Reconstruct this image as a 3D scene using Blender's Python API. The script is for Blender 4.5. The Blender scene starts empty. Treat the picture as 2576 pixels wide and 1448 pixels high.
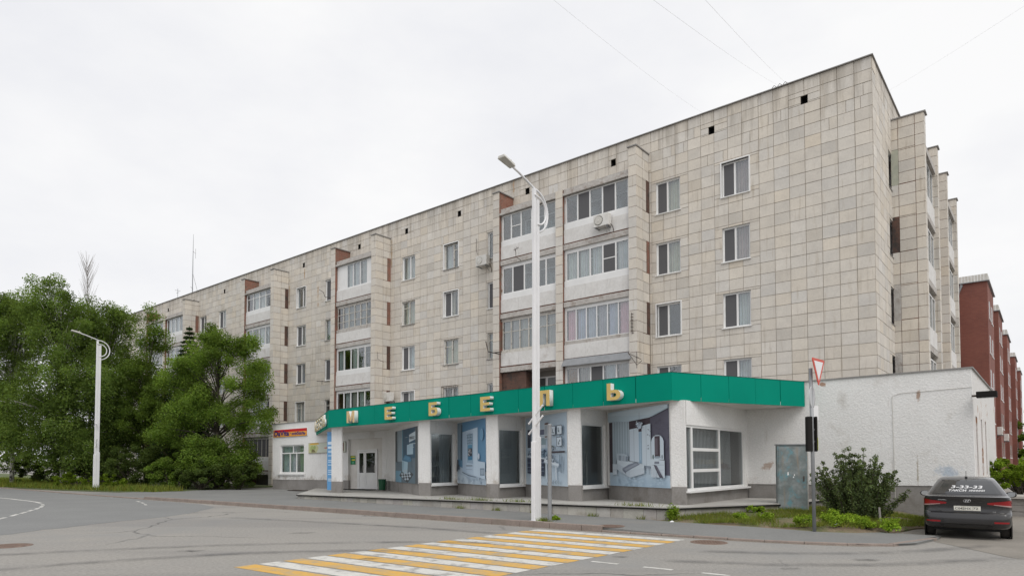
import bpy, math, random
import numpy as np
from mathutils import Vector, Matrix
R = math.radians
random.seed(7); rng = np.random.default_rng(11)
scene = bpy.context.scene
col = scene.collection

# ---------------------------------------------------------------- camera (24 mm class lens, shift lens, pitched up 2 degrees)
F_PX, CXP, PITCH, HORIZON, CAM_H = 1652.0, 1288.0, R(2.0), 1158.0, 1.85
PV = HORIZON - F_PX*math.tan(PITCH)
cam = bpy.data.cameras.new('camera'); cam_o = bpy.data.objects.new('camera', cam); col.objects.link(cam_o)
cam.sensor_width = 36.0; cam.lens = 36.0*F_PX/2576.0; cam.shift_y = (PV-724.0)/2576.0
cam.clip_start = .1; cam.clip_end = 3000
cam_o.location = (0, 0, CAM_H); cam_o.rotation_euler = (R(90)+PITCH, 0, 0)
scene.camera = cam_o

# ---------------------------------------------------------------- sky, sun, exposure: bright overcast
SUN_EL, SUN_AZ = R(50), math.atan2(.30, -.95)      # azimuth of the sun seen from above, from +Y clockwise
world = bpy.data.worlds.new('World'); scene.world = world; world.use_nodes = True
nt = world.node_tree; nt.nodes.clear()
wo = nt.nodes.new('ShaderNodeOutputWorld'); bg = nt.nodes.new('ShaderNodeBackground')
sk = nt.nodes.new('ShaderNodeTexSky'); sk.sky_type = 'NISHITA'; sk.sun_disc = False
sk.sun_elevation = SUN_EL; sk.sun_rotation = SUN_AZ; sk.dust_density = 3.0
tc = nt.nodes.new('ShaderNodeTexCoord')
mp = nt.nodes.new('ShaderNodeMapping'); mp.inputs['Scale'].default_value = (1.0, 1.0, 2.2)
nz = nt.nodes.new('ShaderNodeTexNoise'); nz.inputs['Scale'].default_value = 1.5; nz.inputs['Detail'].default_value = 6; nz.inputs['Roughness'].default_value = .55
rp = nt.nodes.new('ShaderNodeValToRGB')
rp.color_ramp.elements[0].position = .33; rp.color_ramp.elements[0].color = (8.15, 8.25, 8.75, 1)
rp.color_ramp.elements[1].position = .62; rp.color_ramp.elements[1].color = (9.95, 9.93, 9.95, 1)
mx = nt.nodes.new('ShaderNodeMixRGB'); mx.inputs['Fac'].default_value = .965   # cloud cover over the blue
nt.links.new(tc.outputs['Generated'], mp.inputs['Vector']); nt.links.new(mp.outputs['Vector'], nz.inputs['Vector'])
nt.links.new(nz.outputs['Fac'], rp.inputs['Fac']); nt.links.new(sk.outputs['Color'], mx.inputs['Color1']); nt.links.new(rp.outputs['Color'], mx.inputs['Color2'])
nt.links.new(mx.outputs['Color'], bg.inputs['Color']); bg.inputs['Strength'].default_value = .1
nt.links.new(bg.outputs['Background'], wo.inputs['Surface'])
sun = bpy.data.lights.new('sun', 'SUN'); sun.energy = 1.5; sun.angle = R(35); sun.color = (1.0, .965, .92)
sun_o = bpy.data.objects.new('sun', sun); col.objects.link(sun_o)
sd = Vector((math.sin(SUN_AZ)*math.cos(SUN_EL), math.cos(SUN_AZ)*math.cos(SUN_EL), math.sin(SUN_EL)))
sun_o.rotation_euler = (-sd).to_track_quat('-Z', 'Y').to_euler(); sun_o.location = (0, -20, 60)
vs = scene.view_settings; vs.view_transform = 'Standard'; vs.look = 'None'; vs.gamma = 1; vs.exposure = 0.0; vs.use_curve_mapping = False
scene.cycles.use_denoising = True; scene.cycles.max_bounces = 7; scene.cycles.diffuse_bounces = 3; scene.cycles.transparent_max_bounces = 12
scene.cycles.caustics_reflective = False; scene.cycles.caustics_refractive = False

# ---------------------------------------------------------------- photo pixel (2576 wide) -> place, by the plane a thing touches
d1 = np.array([-.772, .635]); d1 /= np.linalg.norm(d1); d2 = np.array([d1[1], -d1[0]])   # along the long facade, into the block
C0 = np.array([(2195-CXP)/F_PX*24.1, 24.1])
def ray(u, v):
    d = ((u-CXP)/F_PX, (PV-v)/F_PX); c, s = math.cos(PITCH), math.sin(PITCH)
    return np.array([d[0], c-d[1]*s, s+d[1]*c])
def fac(u, v, t=0.):
    r = ray(u, v); k = (t+C0@d2)/(r[:2]@d2); p = r[:2]*k
    return float((p-C0)@d1), float(CAM_H+r[2]*k)
def side(u, v, s=0.):
    r = ray(u, v); k = (s+C0@d1)/(r[:2]@d1); p = r[:2]*k
    return float((p-C0)@d2), float(CAM_H+r[2]*k)
def gnd(u, v, h=0.):
    r = ray(u, v); k = (h-CAM_H)/r[2]; return r[:2]*k
def at(u, v, y):
    r = ray(u, v); k = y/r[1]; return Vector((r[0]*k, y, CAM_H+r[2]*k))
def st(p): q = np.array(p[:2])-C0; return float(q@d1), float(q@d2)
def wst(s, t): return C0+s*d1+t*d2
RZ = math.atan2(-d1[1], -d1[0])          # local x = -s, local y = t

# ---------------------------------------------------------------- mesh and object helpers
class MB:
    def __init__(self): self.v = []; self.f = []; self.m = []; self.c = []
    def face(self, pts, mi=0, c=None):
        n = len(self.v); self.v += [tuple(p) for p in pts]; self.f.append(tuple(range(n, n+len(pts)))); self.m.append(mi); self.c.append(c)
    def box(self, x0, x1, y0, y1, z0, z1, mi=0, c=None, skip=''):
        if x1 < x0: x0, x1 = x1, x0
        if y1 < y0: y0, y1 = y1, y0
        n = len(self.v)
        self.v += [(x0,y0,z0),(x1,y0,z0),(x1,y1,z0),(x0,y1,z0),(x0,y0,z1),(x1,y0,z1),(x1,y1,z1),(x0,y1,z1)]
        for k, q in (('b',(0,3,2,1)),('t',(4,5,6,7)),('f',(0,1,5,4)),('r',(1,2,6,5)),('k',(2,3,7,6)),('l',(3,0,4,7))):
            if k not in skip: self.f.append(tuple(n+i for i in q)); self.m.append(mi); self.c.append(c)
        return self
    def bs(self, s0, s1, t0, t1, z0, z1, mi=0, c=None, skip=''):
        return self.box(-max(s0, s1), -min(s0, s1), min(t0, t1), max(t0, t1), z0, z1, mi, c, skip)
    def prism(self, pts, z0, z1, mi=0, c=None, mi_side=None):
        a = sum(pts[i][0]*pts[(i+1) % len(pts)][1]-pts[(i+1) % len(pts)][0]*pts[i][1] for i in range(len(pts)))
        if a < 0: pts = pts[::-1]
        n = len(self.v); k = len(pts); ms = mi if mi_side is None else mi_side
        zz0 = z0 if hasattr(z0, '__len__') else [z0]*k; zz1 = z1 if hasattr(z1, '__len__') else [z1]*k
        self.v += [(p[0], p[1], zz0[i]) for i, p in enumerate(pts)]+[(p[0], p[1], zz1[i]) for i, p in enumerate(pts)]
        self.f.append(tuple(range(n+k-1, n-1, -1))); self.m.append(mi); self.c.append(c)
        self.f.append(tuple(range(n+k, n+2*k))); self.m.append(mi); self.c.append(c)
        for i in range(k):
            j = (i+1) % k; self.f.append((n+i, n+j, n+k+j, n+k+i)); self.m.append(ms); self.c.append(c)
        return self
    def tube(self, path, r, n=8, mi=0, c=None, caps=True):
        path = [Vector(p) for p in path]; rr = r if hasattr(r, '__len__') else [r]*len(path)
        base = len(self.v); prev = None
        for i, p in enumerate(path):
            d = (path[min(i+1, len(path)-1)]-path[max(i-1, 0)]).normalized()
            if prev is None:
                a = d.orthogonal().normalized()
            else:
                a = (prev-d*prev.dot(d)); a = a.normalized() if a.length > 1e-6 else d.orthogonal().normalized()
            prev = a; b = d.cross(a)
            for k in range(n):
                w = 2*math.pi*k/n; self.v.append(tuple(p+(a*math.cos(w)+b*math.sin(w))*rr[i]))
        for i in range(len(path)-1):
            for k in range(n):
                k2 = (k+1) % n; self.f.append((base+i*n+k, base+i*n+k2, base+(i+1)*n+k2, base+(i+1)*n+k)); self.m.append(mi); self.c.append(c)
        if caps:
            self.f.append(tuple(base+k for k in range(n-1, -1, -1))); self.m.append(mi); self.c.append(c)
            e = base+(len(path)-1)*n; self.f.append(tuple(e+k for k in range(n))); self.m.append(mi); self.c.append(c)
        return self
    def lathe(self, prof, n=16, o=(0,0,0), axis='z', mi=0, c=None):
        base = len(self.v)
        for r, h in prof:
            for k in range(n):
                w = 2*math.pi*k/n; x, y = r*math.cos(w), r*math.sin(w)
                p = (x, y, h) if axis == 'z' else ((h, x, y) if axis == 'x' else (x, h, -y))
                self.v.append((o[0]+p[0], o[1]+p[1], o[2]+p[2]))
        for i in range(len(prof)-1):
            for k in range(n):
                k2 = (k+1) % n; self.f.append((base+i*n+k, base+i*n+k2, base+(i+1)*n+k2, base+(i+1)*n+k)); self.m.append(mi); self.c.append(c)
        self.f.append(tuple(base+k for k in range(n-1, -1, -1))); self.m.append(mi); self.c.append(c)
        e = base+(len(prof)-1)*n; self.f.append(tuple(e+k for k in range(n))); self.m.append(mi); self.c.append(c)
        return self
    def mesh(self, name, mats):
        me = bpy.data.meshes.new(name); me.from_pydata(self.v, [], self.f)
        mats = mats if isinstance(mats, (list, tuple)) else [mats]
        for m in mats: me.materials.append(m)
        if len(mats) > 1: me.polygons.foreach_set('material_index', self.m)
        if any(c is not None for c in self.c):
            at_ = me.color_attributes.new('Col', 'FLOAT_COLOR', 'CORNER'); buf = []
            for f, c in zip(self.f, self.c):
                c = c or (1, 1, 1); buf += [c[0], c[1], c[2], 1.0]*len(f)
            at_.data.foreach_set('color', buf)
        return me
    def build(self, name, mats, parent=None, loc=None, rz=None, smooth=False, bevel=0.0):
        o = bpy.data.objects.new(name, self.mesh(name, mats)); col.objects.link(o); o.parent = parent
        if loc is not None: o.location = loc
        if rz is not None: o.rotation_euler = (0, 0, rz)
        if smooth:
            o.data.polygons.foreach_set('use_smooth', [True]*len(o.data.polygons))
        if bevel:
            b = o.modifiers.new('bevel', 'BEVEL'); b.width = bevel; b.segments = 2; b.limit_method = 'ANGLE'; b.angle_limit = R(40)
        return o
def tag(o, label, cat, group=None):
    o['label'] = label; o['category'] = cat
    if group: o['group'] = group
    return o
def struct(o, label=None, cat=None, kind='structure'):
    o['kind'] = kind
    if label: o['label'] = label; o['category'] = cat
    return o
def empty(name, loc=(0,0,0), rz=0, parent=None):
    o = bpy.data.objects.new(name, None); col.objects.link(o); o.location = loc; o.rotation_euler = (0, 0, rz); o.parent = parent; o.empty_display_size = .2
    return o
def copy_tree(o, parent=None):
    c = o.copy(); col.objects.link(c); c.parent = parent
    for ch in list(o.children): copy_tree(ch, c)
    return c
def fast_mesh(name, verts, nper, mat, colors=None):
    """verts (N*nper,3); faces of nper vertices each"""
    me = bpy.data.meshes.new(name); n = len(verts); nf = n//nper
    me.vertices.add(n); me.vertices.foreach_set('co', np.ascontiguousarray(verts, dtype=np.float32).ravel())
    me.loops.add(n); me.loops.foreach_set('vertex_index', np.arange(n, dtype=np.int32))
    me.polygons.add(nf); me.polygons.foreach_set('loop_start', np.arange(0, n, nper, dtype=np.int32)); me.polygons.foreach_set('loop_total', np.full(nf, nper, dtype=np.int32))
    me.materials.append(mat)
    if colors is not None:
        a = me.color_attributes.new('Col', 'FLOAT_COLOR', 'CORNER'); cc = np.ones((nf, nper, 4), np.float32); cc[:, :, :3] = colors[:, None, :]
        a.data.foreach_set('color', cc.ravel())
    me.update(); me.validate()
    return me
def text_polys(body, size, offset=0.0, shear=0.0):
    """outline of a line of lettering as a flat mesh: list of polygons in (x, z)"""
    cu = bpy.data.curves.new('lettering', 'FONT'); cu.body = body; cu.size = size; cu.offset = offset; cu.shear = shear; cu.fill_mode = 'FRONT'; cu.resolution_u = 3
    o = bpy.data.objects.new('lettering', cu); me = bpy.data.meshes.new_from_object(o)
    ps = [[(me.vertices[i].co.x, me.vertices[i].co.y) for i in p.vertices] for p in me.polygons]
    bpy.data.meshes.remove(me); bpy.data.objects.remove(o); bpy.data.curves.remove(cu)
    xs = [q[0] for p in ps for q in p]; ys = [q[1] for p in ps for q in p]
    if not xs: return [], 1, 1
    x0, y0 = min(xs), min(ys)
    return [[(q[0]-x0, q[1]-y0) for q in p] for p in ps], max(xs)-x0, max(ys)-y0
def put_text(mb, body, x, z, w, h, y, c=None, mi=0, offset=0.0, shear=0.0):
    ps, tw, th = text_polys(body, 1.0, offset, shear)
    for p in ps: mb.face([(x+q[0]/tw*w, y, z+q[1]/th*h) for q in p], mi, c)

# ---------------------------------------------------------------- materials
def nodes_of(name):
    m = bpy.data.materials.new(name); m.use_nodes = True; t = m.node_tree; t.nodes.clear()
    out = t.nodes.new('ShaderNodeOutputMaterial'); b = t.nodes.new('ShaderNodeBsdfPrincipled'); t.links.new(b.outputs[0], out.inputs[0])
    return m, t, b, out
def lk(t, a, b): t.links.new(a, b)
def noise(t, vec, scale, detail=4, rough=.55):
    n = t.nodes.new('ShaderNodeTexNoise'); n.inputs['Scale'].default_value = scale; n.inputs['Detail'].default_value = detail; n.inputs['Roughness'].default_value = rough
    if vec is not None: lk(t, vec, n.inputs['Vector'])
    return n.outputs['Fac']
def ramp(t, fac, p0, p1, c0=(0,0,0), c1=(1,1,1)):
    r = t.nodes.new('ShaderNodeValToRGB'); e = r.color_ramp.elements; e[0].position = p0; e[1].position = p1
    e[0].color = (*c0, 1); e[1].color = (*c1, 1); lk(t, fac, r.inputs['Fac']); return r.outputs['Color']
def mixc(t, fac, a, b, blend='MIX'):
    n = t.nodes.new('ShaderNodeMixRGB'); n.blend_type = blend
    for inp, x in ((n.inputs['Fac'], fac), (n.inputs['Color1'], a), (n.inputs['Color2'], b)):
        if isinstance(x, (int, float)): inp.default_value = x
        elif isinstance(x, (tuple, list)): inp.default_value = (*x[:3], 1)
        else: lk(t, x, inp)
    return n.outputs['Color']
def vec_scaled(t, src, sc):
    m = t.nodes.new('ShaderNodeMapping'); m.inputs['Scale'].default_value = sc; lk(t, src, m.inputs['Vector']); return m.outputs['Vector']
def bump(t, b, h, strength, dist):
    n = t.nodes.new('ShaderNodeBump'); n.inputs['Strength'].default_value = strength; n.inputs['Distance'].default_value = dist; lk(t, h, n.inputs['Height']); lk(t, n.outputs['Normal'], b.inputs['Normal'])
def pos_of(t): return t.nodes.new('ShaderNodeNewGeometry').outputs['Position']
def mat(name, c, rough=.6, c2=None, nscale=3.0, namt=(.35, .7), dirt=None, dscale=.8, damt=(.55, .75), streak=None, samt=(.55, .72), bmp=None, metal=0.0, spec=.5, attr=False, objcol=False, fine=None):
    m, t, b, out = nodes_of(name); p = pos_of(t); base = c
    if attr:
        a = t.nodes.new('ShaderNodeVertexColor'); a.layer_name = 'Col'; base = mixc(t, 1.0, c, a.outputs['Color'], 'MULTIPLY')
    if objcol:
        a = t.nodes.new('ShaderNodeObjectInfo'); base = mixc(t, 1.0, c, a.outputs['Color'], 'MULTIPLY')
    if c2 is not None: base = mixc(t, ramp(t, noise(t, p, nscale, 5), *namt), base, mixc(t, 1.0, base, tuple(min(4, y/max(x, 1e-3)) for x, y in zip(c, c2)), 'MULTIPLY') if (attr or objcol) else c2)
    if fine: base = mixc(t, ramp(t, noise(t, p, fine[0], 3, .7), .38, .62), base, mixc(t, 1.0, base, (fine[1],)*3, 'MULTIPLY'))
    if dirt: base = mixc(t, ramp(t, noise(t, p, dscale, 6, .65), *damt), base, dirt)
    if streak: base = mixc(t, ramp(t, noise(t, vec_scaled(t, p, (5, 5, .55)), 1.2, 5, .6), *samt), base, streak)
    if isinstance(base, tuple): b.inputs['Base Color'].default_value = (*base, 1)
    else: lk(t, base, b.inputs['Base Color'])
    b.inputs['Roughness'].default_value = rough; b.inputs['Metallic'].default_value = metal; b.inputs['Specular IOR Level'].default_value = spec
    if bmp: bump(t, b, noise(t, p, bmp[0], 5, .6), bmp[1], bmp[2])
    return m
def mat_glass(name, tint=(.9, .95, .97), refl=.10):
    m = bpy.data.materials.new(name); m.use_nodes = True; t = m.node_tree; t.nodes.clear()
    out = t.nodes.new('ShaderNodeOutputMaterial'); tr = t.nodes.new('ShaderNodeBsdfTransparent'); tr.inputs[0].default_value = (*tint, 1)
    gl = t.nodes.new('ShaderNodeBsdfGlossy'); gl.inputs['Roughness'].default_value = .015
    fr = t.nodes.new('ShaderNodeLayerWeight'); fr.inputs['Blend'].default_value = .5; pw = t.nodes.new('ShaderNodeMath'); pw.operation = 'POWER'; pw.inputs[1].default_value = 4.0; lk(t, fr.outputs['Facing'], pw.inputs[0])
    ad = t.nodes.new('ShaderNodeMath'); ad.operation = 'MULTIPLY_ADD'; ad.inputs[1].default_value = .75; ad.inputs[2].default_value = refl; ad.use_clamp = True
    mx_ = t.nodes.new('ShaderNodeMixShader'); lk(t, pw.outputs[0], ad.inputs[0]); lk(t, ad.outputs[0], mx_.inputs[0]); lk(t, tr.outputs[0], mx_.inputs[1]); lk(t, gl.outputs[0], mx_.inputs[2]); lk(t, mx_.outputs[0], out.inputs[0])
    b = t.nodes.new('ShaderNodeBump'); b.inputs['Strength'].default_value = .05; b.inputs['Distance'].default_value = .02
    lk(t, noise(t, pos_of(t), 1.1, 2), b.inputs['Height']); lk(t, b.outputs[0], gl.inputs['Normal'])
    return m
def mat_leaf(name, c, trans=.35):
    m = bpy.data.materials.new(name); m.use_nodes = True; t = m.node_tree; t.nodes.clear()
    out = t.nodes.new('ShaderNodeOutputMaterial'); d = t.nodes.new('ShaderNodeBsdfDiffuse'); tl = t.nodes.new('ShaderNodeBsdfTranslucent'); mx_ = t.nodes.new('ShaderNodeMixShader')
    a = t.nodes.new('ShaderNodeVertexColor'); a.layer_name = 'Col'; cc = mixc(t, 1.0, c, a.outputs['Color'], 'MULTIPLY')
    lk(t, cc, d.inputs[0]); lk(t, mixc(t, 1.0, cc, (1.2, 1.25, .6), 'MULTIPLY'), tl.inputs[0]); mx_.inputs[0].default_value = trans
    lk(t, d.outputs[0], mx_.inputs[1]); lk(t, tl.outputs[0], mx_.inputs[2])
    lk(t, mx_.outputs[0], out.inputs[0])
    return m
def mat_brick(name, c1, c2, cm, sx=1.0, dirt=None, rotx=False, scale=1.0, coords='POS'):
    m, t, b, out = nodes_of(name); tcn = t.nodes.new('ShaderNodeTexCoord')
    sep = t.nodes.new('ShaderNodeSeparateXYZ'); lk(t, tcn.outputs['Object'], sep.inputs[0])
    ad = t.nodes.new('ShaderNodeMath'); ad.operation = 'ADD'; lk(t, sep.outputs[0], ad.inputs[0]); lk(t, sep.outputs[1], ad.inputs[1])
    cb = t.nodes.new('ShaderNodeCombineXYZ'); lk(t, ad.outputs[0], cb.inputs[0]); lk(t, sep.outputs[2], cb.inputs[1])
    br = t.nodes.new('ShaderNodeTexBrick'); lk(t, cb.outputs[0], br.inputs['Vector']); br.inputs['Scale'].default_value = scale
    br.inputs['Brick Width'].default_value = .26; br.inputs['Row Height'].default_value = .077; br.inputs['Mortar Size'].default_value = .006
    br.inputs['Color1'].default_value = (*c1, 1); br.inputs['Color2'].default_value = (*c2, 1); br.inputs['Mortar'].default_value = (*cm, 1)
    base = br.outputs['Color']
    p = pos_of(t)
    base = mixc(t, ramp(t, noise(t, p, .5, 5), .4, .75), base, mixc(t, 1.0, base, (.72, .72, .74), 'MULTIPLY'))
    if dirt: base = mixc(t, ramp(t, noise(t, p, 2.2, 6, .7), .48, .62), base, dirt)
    lk(t, base, b.inputs['Base Color']); b.inputs['Roughness'].default_value = .85; bump(t, b, br.outputs['Fac'], -.4, .01)
    return m
M = {}
M['tile'] = mat('limestone_tile', (.675, .63, .56), .75, attr=True, c2=(.61, .57, .51), nscale=2.5, fine=(14, .93), streak=(.44, .385, .31), samt=(.57, .80), bmp=(40, .12, .004))
M['tile1'] = mat('limestone_tile_single', (.675, .63, .56), .75, objcol=True, c2=(.61, .57, .51), nscale=2.5, fine=(14, .93), streak=(.44, .385, .31), samt=(.57, .80), bmp=(40, .12, .004))
M['joint'] = mat('mortar_joint', (.41, .36, .30), .95, c2=(.30, .26, .21), nscale=6)
M['stucco'] = mat('white_rough_stucco', (.84, .835, .82), .9, c2=(.79, .78, .76), nscale=1.2, fine=(22, .90), dirt=(.52, .48, .43), dscale=.7, damt=(.62, .85), streak=(.55, .52, .48), samt=(.62, .86), bmp=(17, .55, .035))
M['stucco_old'] = mat('peeling_white_stucco', (.72, .71, .69), .9, fine=(22, .90), dirt=(.40, .24, .15), dscale=1.6, damt=(.60, .67), streak=(.55, .50, .44), samt=(.6, .8), bmp=(17, .55, .035))
M['plinth'] = mat('grey_render_plinth', (.30, .285, .27), .9, c2=(.24, .225, .21), nscale=1.5, fine=(16, .9), dirt=(.17, .15, .13), dscale=1.3, bmp=(18, .4, .02))
M['soffit'] = mat('canopy_soffit', (.74, .72, .68), .9, c2=(.64, .61, .57), nscale=1.4, dirt=(.40, .33, .26), dscale=1.1, damt=(.6, .8))
M['green'] = mat('green_composite_panel', (.0, .255, .175), .55, c2=(.0, .23, .16), nscale=.6, spec=.06, streak=(.004, .20, .14), samt=(.62, .9))
M['green_edge'] = mat('green_panel_joint', (.003, .07, .055), .6)
M['gold'] = mat('gold_letter_face', (.66, .48, .15), .6, c2=(.60, .43, .15), nscale=4)
M['gold_pale'] = mat('sun_bleached_letter_face', (.68, .50, .27), .5, c2=(.62, .44, .2), nscale=4)
M['pvc'] = mat('white_pvc', (.80, .80, .79), .35, c2=(.74, .74, .73), nscale=2, dirt=(.55, .53, .5), dscale=2.5, damt=(.66, .9))
M['pvc_old'] = mat('weathered_white_paint_wood', (.62, .60, .55), .6, c2=(.5, .47, .42), nscale=6, dirt=(.30, .26, .22), dscale=5, damt=(.55, .7))
M['white_metal'] = mat('white_painted_steel', (.80, .80, .81), .35, c2=(.74, .74, .75), nscale=1.5, streak=(.60, .55, .48), samt=(.7, .95))
M['glass'] = mat_glass('window_glass', refl=.15)
M['glass_dark'] = mat_glass('shop_glass', (.80, .83, .84), .04)
M['net'] = mat('mosquito_net', (.10, .10, .105), .8)
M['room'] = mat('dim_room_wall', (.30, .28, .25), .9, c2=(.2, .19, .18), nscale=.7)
M['shop_room'] = mat('shop_interior_wall', (.52, .52, .52), .9)
M['curtain'] = mat('pale_curtain', (.62, .60, .57), .9, attr=True, c2=(.52, .50, .47), nscale=3)
M['blind'] = mat('vertical_blind_fabric', (.46, .47, .47), .85)
M['balcony'] = mat('whitewashed_concrete_panel', (.74, .73, .71), .9, c2=(.66, .645, .62), nscale=2, fine=(9, .92), dirt=(.42, .37, .32), dscale=1.5, damt=(.60, .82), streak=(.42, .39, .36), samt=(.63, .84), bmp=(10, .3, .02))
M['slab'] = mat('stained_concrete_edge', (.52, .50, .47), .95, c2=(.42, .39, .36), nscale=5, dirt=(.26, .20, .16), dscale=3, damt=(.54, .74), bmp=(12, .8, .04))
M['gap_brown'] = mat('dark_red_brown_strip', (.17, .06, .03), .85, c2=(.09, .05, .035), nscale=4)  # dark red-brown, only for the strip under the loggia parapets
M['coping'] = mat('grey_tin_coping', (.33, .32, .31), .6, c2=(.22, .21, .20), nscale=1.5, metal=.3)
M['black'] = mat('black_recess', (.012, .012, .012), .9)
M['brick'] = mat_brick('weathered_red_brick', (.23, .085, .055), (.28, .12, .08), (.27, .23, .19), dirt=(.17, .12, .09))
M['brick_dark'] = mat_brick('dark_brown_brick', (.10, .05, .035), (.14, .07, .05), (.10, .085, .07), dirt=(.05, .04, .035))  # darker brown brick for the fin niches and the loggia pier
M['brick_wall'] = mat_brick('deep_red_brick_wall', (.215, .072, .052), (.25, .088, .062), (.19, .11, .09))
M['slab_stone'] = mat('terrace_stone_slab', (.47, .455, .42), .75, objcol=True, c2=(.38, .36, .33), nscale=2.2, fine=(18, .9), dirt=(.30, .27, .22), dscale=2, streak=(.66, .64, .60), samt=(.66, .8))
M['terrace'] = mat('worn_terrace_paving', (.46, .45, .42), .85, c2=(.38, .365, .34), nscale=.8, fine=(6, .93), dirt=(.30, .28, .23), dscale=1.0)
M['bitumen'] = mat('black_bitumen_edge', (.022, .021, .02), .95, spec=.1)
M['asphalt'] = mat('pale_worn_asphalt', (.335, .317, .288), .92, c2=(.30, .288, .268), nscale=.35, fine=(16, .80), dirt=(.245, .245, .238), dscale=.06, damt=(.50, .60), bmp=(30, .5, .02))
def road_material():
    m = M['asphalt']; t = m.node_tree; b = t.nodes['Principled BSDF']; src = b.inputs['Base Color'].links[0].from_socket; p = pos_of(t)
    w_ = t.nodes.new('ShaderNodeTexNoise'); w_.inputs['Scale'].default_value = .8; w_.inputs['Detail'].default_value = 5; lk(t, p, w_.inputs['Vector'])
    ad = t.nodes.new('ShaderNodeMixRGB'); ad.blend_type = 'LINEAR_LIGHT'; ad.inputs['Fac'].default_value = .5; lk(t, p, ad.inputs['Color1']); lk(t, w_.outputs['Color'], ad.inputs['Color2'])
    vo = t.nodes.new('ShaderNodeTexVoronoi'); vo.feature = 'DISTANCE_TO_EDGE'; vo.inputs['Scale'].default_value = .16; lk(t, ad.outputs['Color'], vo.inputs['Vector'])
    crack = ramp(t, vo.outputs['Distance'], .0, .008, (1, 1, 1), (0, 0, 0)); mask = ramp(t, noise(t, p, .13, 3), .46, .56)
    fac_ = mixc(t, 1.0, crack, mask, 'MULTIPLY'); c = mixc(t, fac_, src, (.12, .115, .11))
    spk = ramp(t, noise(t, p, 38, 2, .8), .60, .72); c = mixc(t, spk, c, mixc(t, 1.0, c, (1.28, 1.27, 1.25), 'MULTIPLY'))
    pat = ramp(t, noise(t, vec_scaled(t, p, (.05, .35, 1)), 1.0, 4), .52, .60); c = mixc(t, pat, c, mixc(t, 1.0, c, (.90, .90, .91), 'MULTIPLY'))
    lk(t, c, b.inputs['Base Color'])
road_material()
M['pave'] = mat('grey_pavement_asphalt', (.225, .226, .218), .92, c2=(.195, .196, .19), nscale=.5, fine=(18, .88), dirt=(.235, .225, .205), dscale=.3, damt=(.55, .75), bmp=(90, .4, .01))
M['kerb'] = mat('granite_kerb', (.31, .255, .22), .85, c2=(.245, .20, .175), nscale=3, fine=(30, .85), dirt=(.2, .17, .14), dscale=1.1, bmp=(30, .3, .01))
M['paint_white'] = mat('worn_white_road_paint', (.64, .63, .59), .8, fine=(14, .90), dirt=(.31, .30, .28), dscale=3.2, damt=(.50, .66), c2=(.62, .61, .57), nscale=1.2)
M['paint_yellow'] = mat('worn_yellow_road_paint', (.70, .40, .075), .8, fine=(14, .90), dirt=(.36, .31, .23), dscale=2.4, damt=(.47, .68), c2=(.60, .37, .10), nscale=1.0)
M['soil'] = mat('dry_soil_bank', (.27, .205, .14), .95, c2=(.20, .15, .10), nscale=2.5, fine=(25, .8), dirt=(.11, .13, .045), dscale=1.1, damt=(.45, .6), bmp=(14, .8, .06))
M['grass_ground'] = mat('rough_grass_ground', (.10, .125, .045), .95, c2=(.07, .09, .03), nscale=.7, bmp=(9, .7, .05))
M['dust'] = mat('dusty_broken_asphalt', (.29, .265, .23), .95, c2=(.235, .215, .185), nscale=.9, fine=(30, .84), bmp=(40, .6, .02))
M['grey_metal'] = mat('galvanised_grey_pole', (.30, .31, .32), .5, metal=.35, c2=(.25, .26, .27), nscale=4)
M['dark_metal'] = mat('dark_iron', (.05, .048, .045), .6, c2=(.10, .06, .04), nscale=6)
M['leaf_birch'] = mat_leaf('birch_leaf', (.165, .235, .068), .5)
M['leaf_maple'] = mat_leaf('maple_leaf', (.18, .265, .06), .5)
M['leaf_dark'] = mat_leaf('dark_shrub_leaf', (.11, .155, .048), .45)
M['needle'] = mat_leaf('spruce_needle', (.05, .08, .035), .15)
M['leaf_bush'] = mat_leaf('grey_green_leaf', (.13, .17, .075), .35)
M['leaf_weed'] = mat_leaf('fresh_weed_leaf', (.25, .36, .045))
M['leaf_grass'] = mat_leaf('grass_blade', (.17, .22, .055))
M['bark'] = mat('grey_brown_bark', (.085, .07, .055), .9, c2=(.05, .04, .03), nscale=8, bmp=(14, .8, .03))
M['birch_bark'] = mat('birch_bark', (.55, .53, .49), .8, dirt=(.05, .045, .04), dscale=4, damt=(.52, .58), c2=(.4, .38, .34), nscale=3)
M['print'] = mat('printed_film', (.96, 1.03, 1.10), .45, attr=True)
M['plastic_grey'] = mat('aged_white_plastic', (.62, .61, .57), .5, c2=(.5, .48, .43), nscale=5)
M['bin'] = mat('green_plastic', (.012, .10, .045), .45)
M['mesh_white'] = mat('air_conditioner_casing', (.70, .69, .66), .45, c2=(.6, .58, .54), nscale=4)
M['cast_iron'] = mat('rusty_cast_iron', (.22, .15, .115), .8, c2=(.13, .09, .07), nscale=9)

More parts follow.
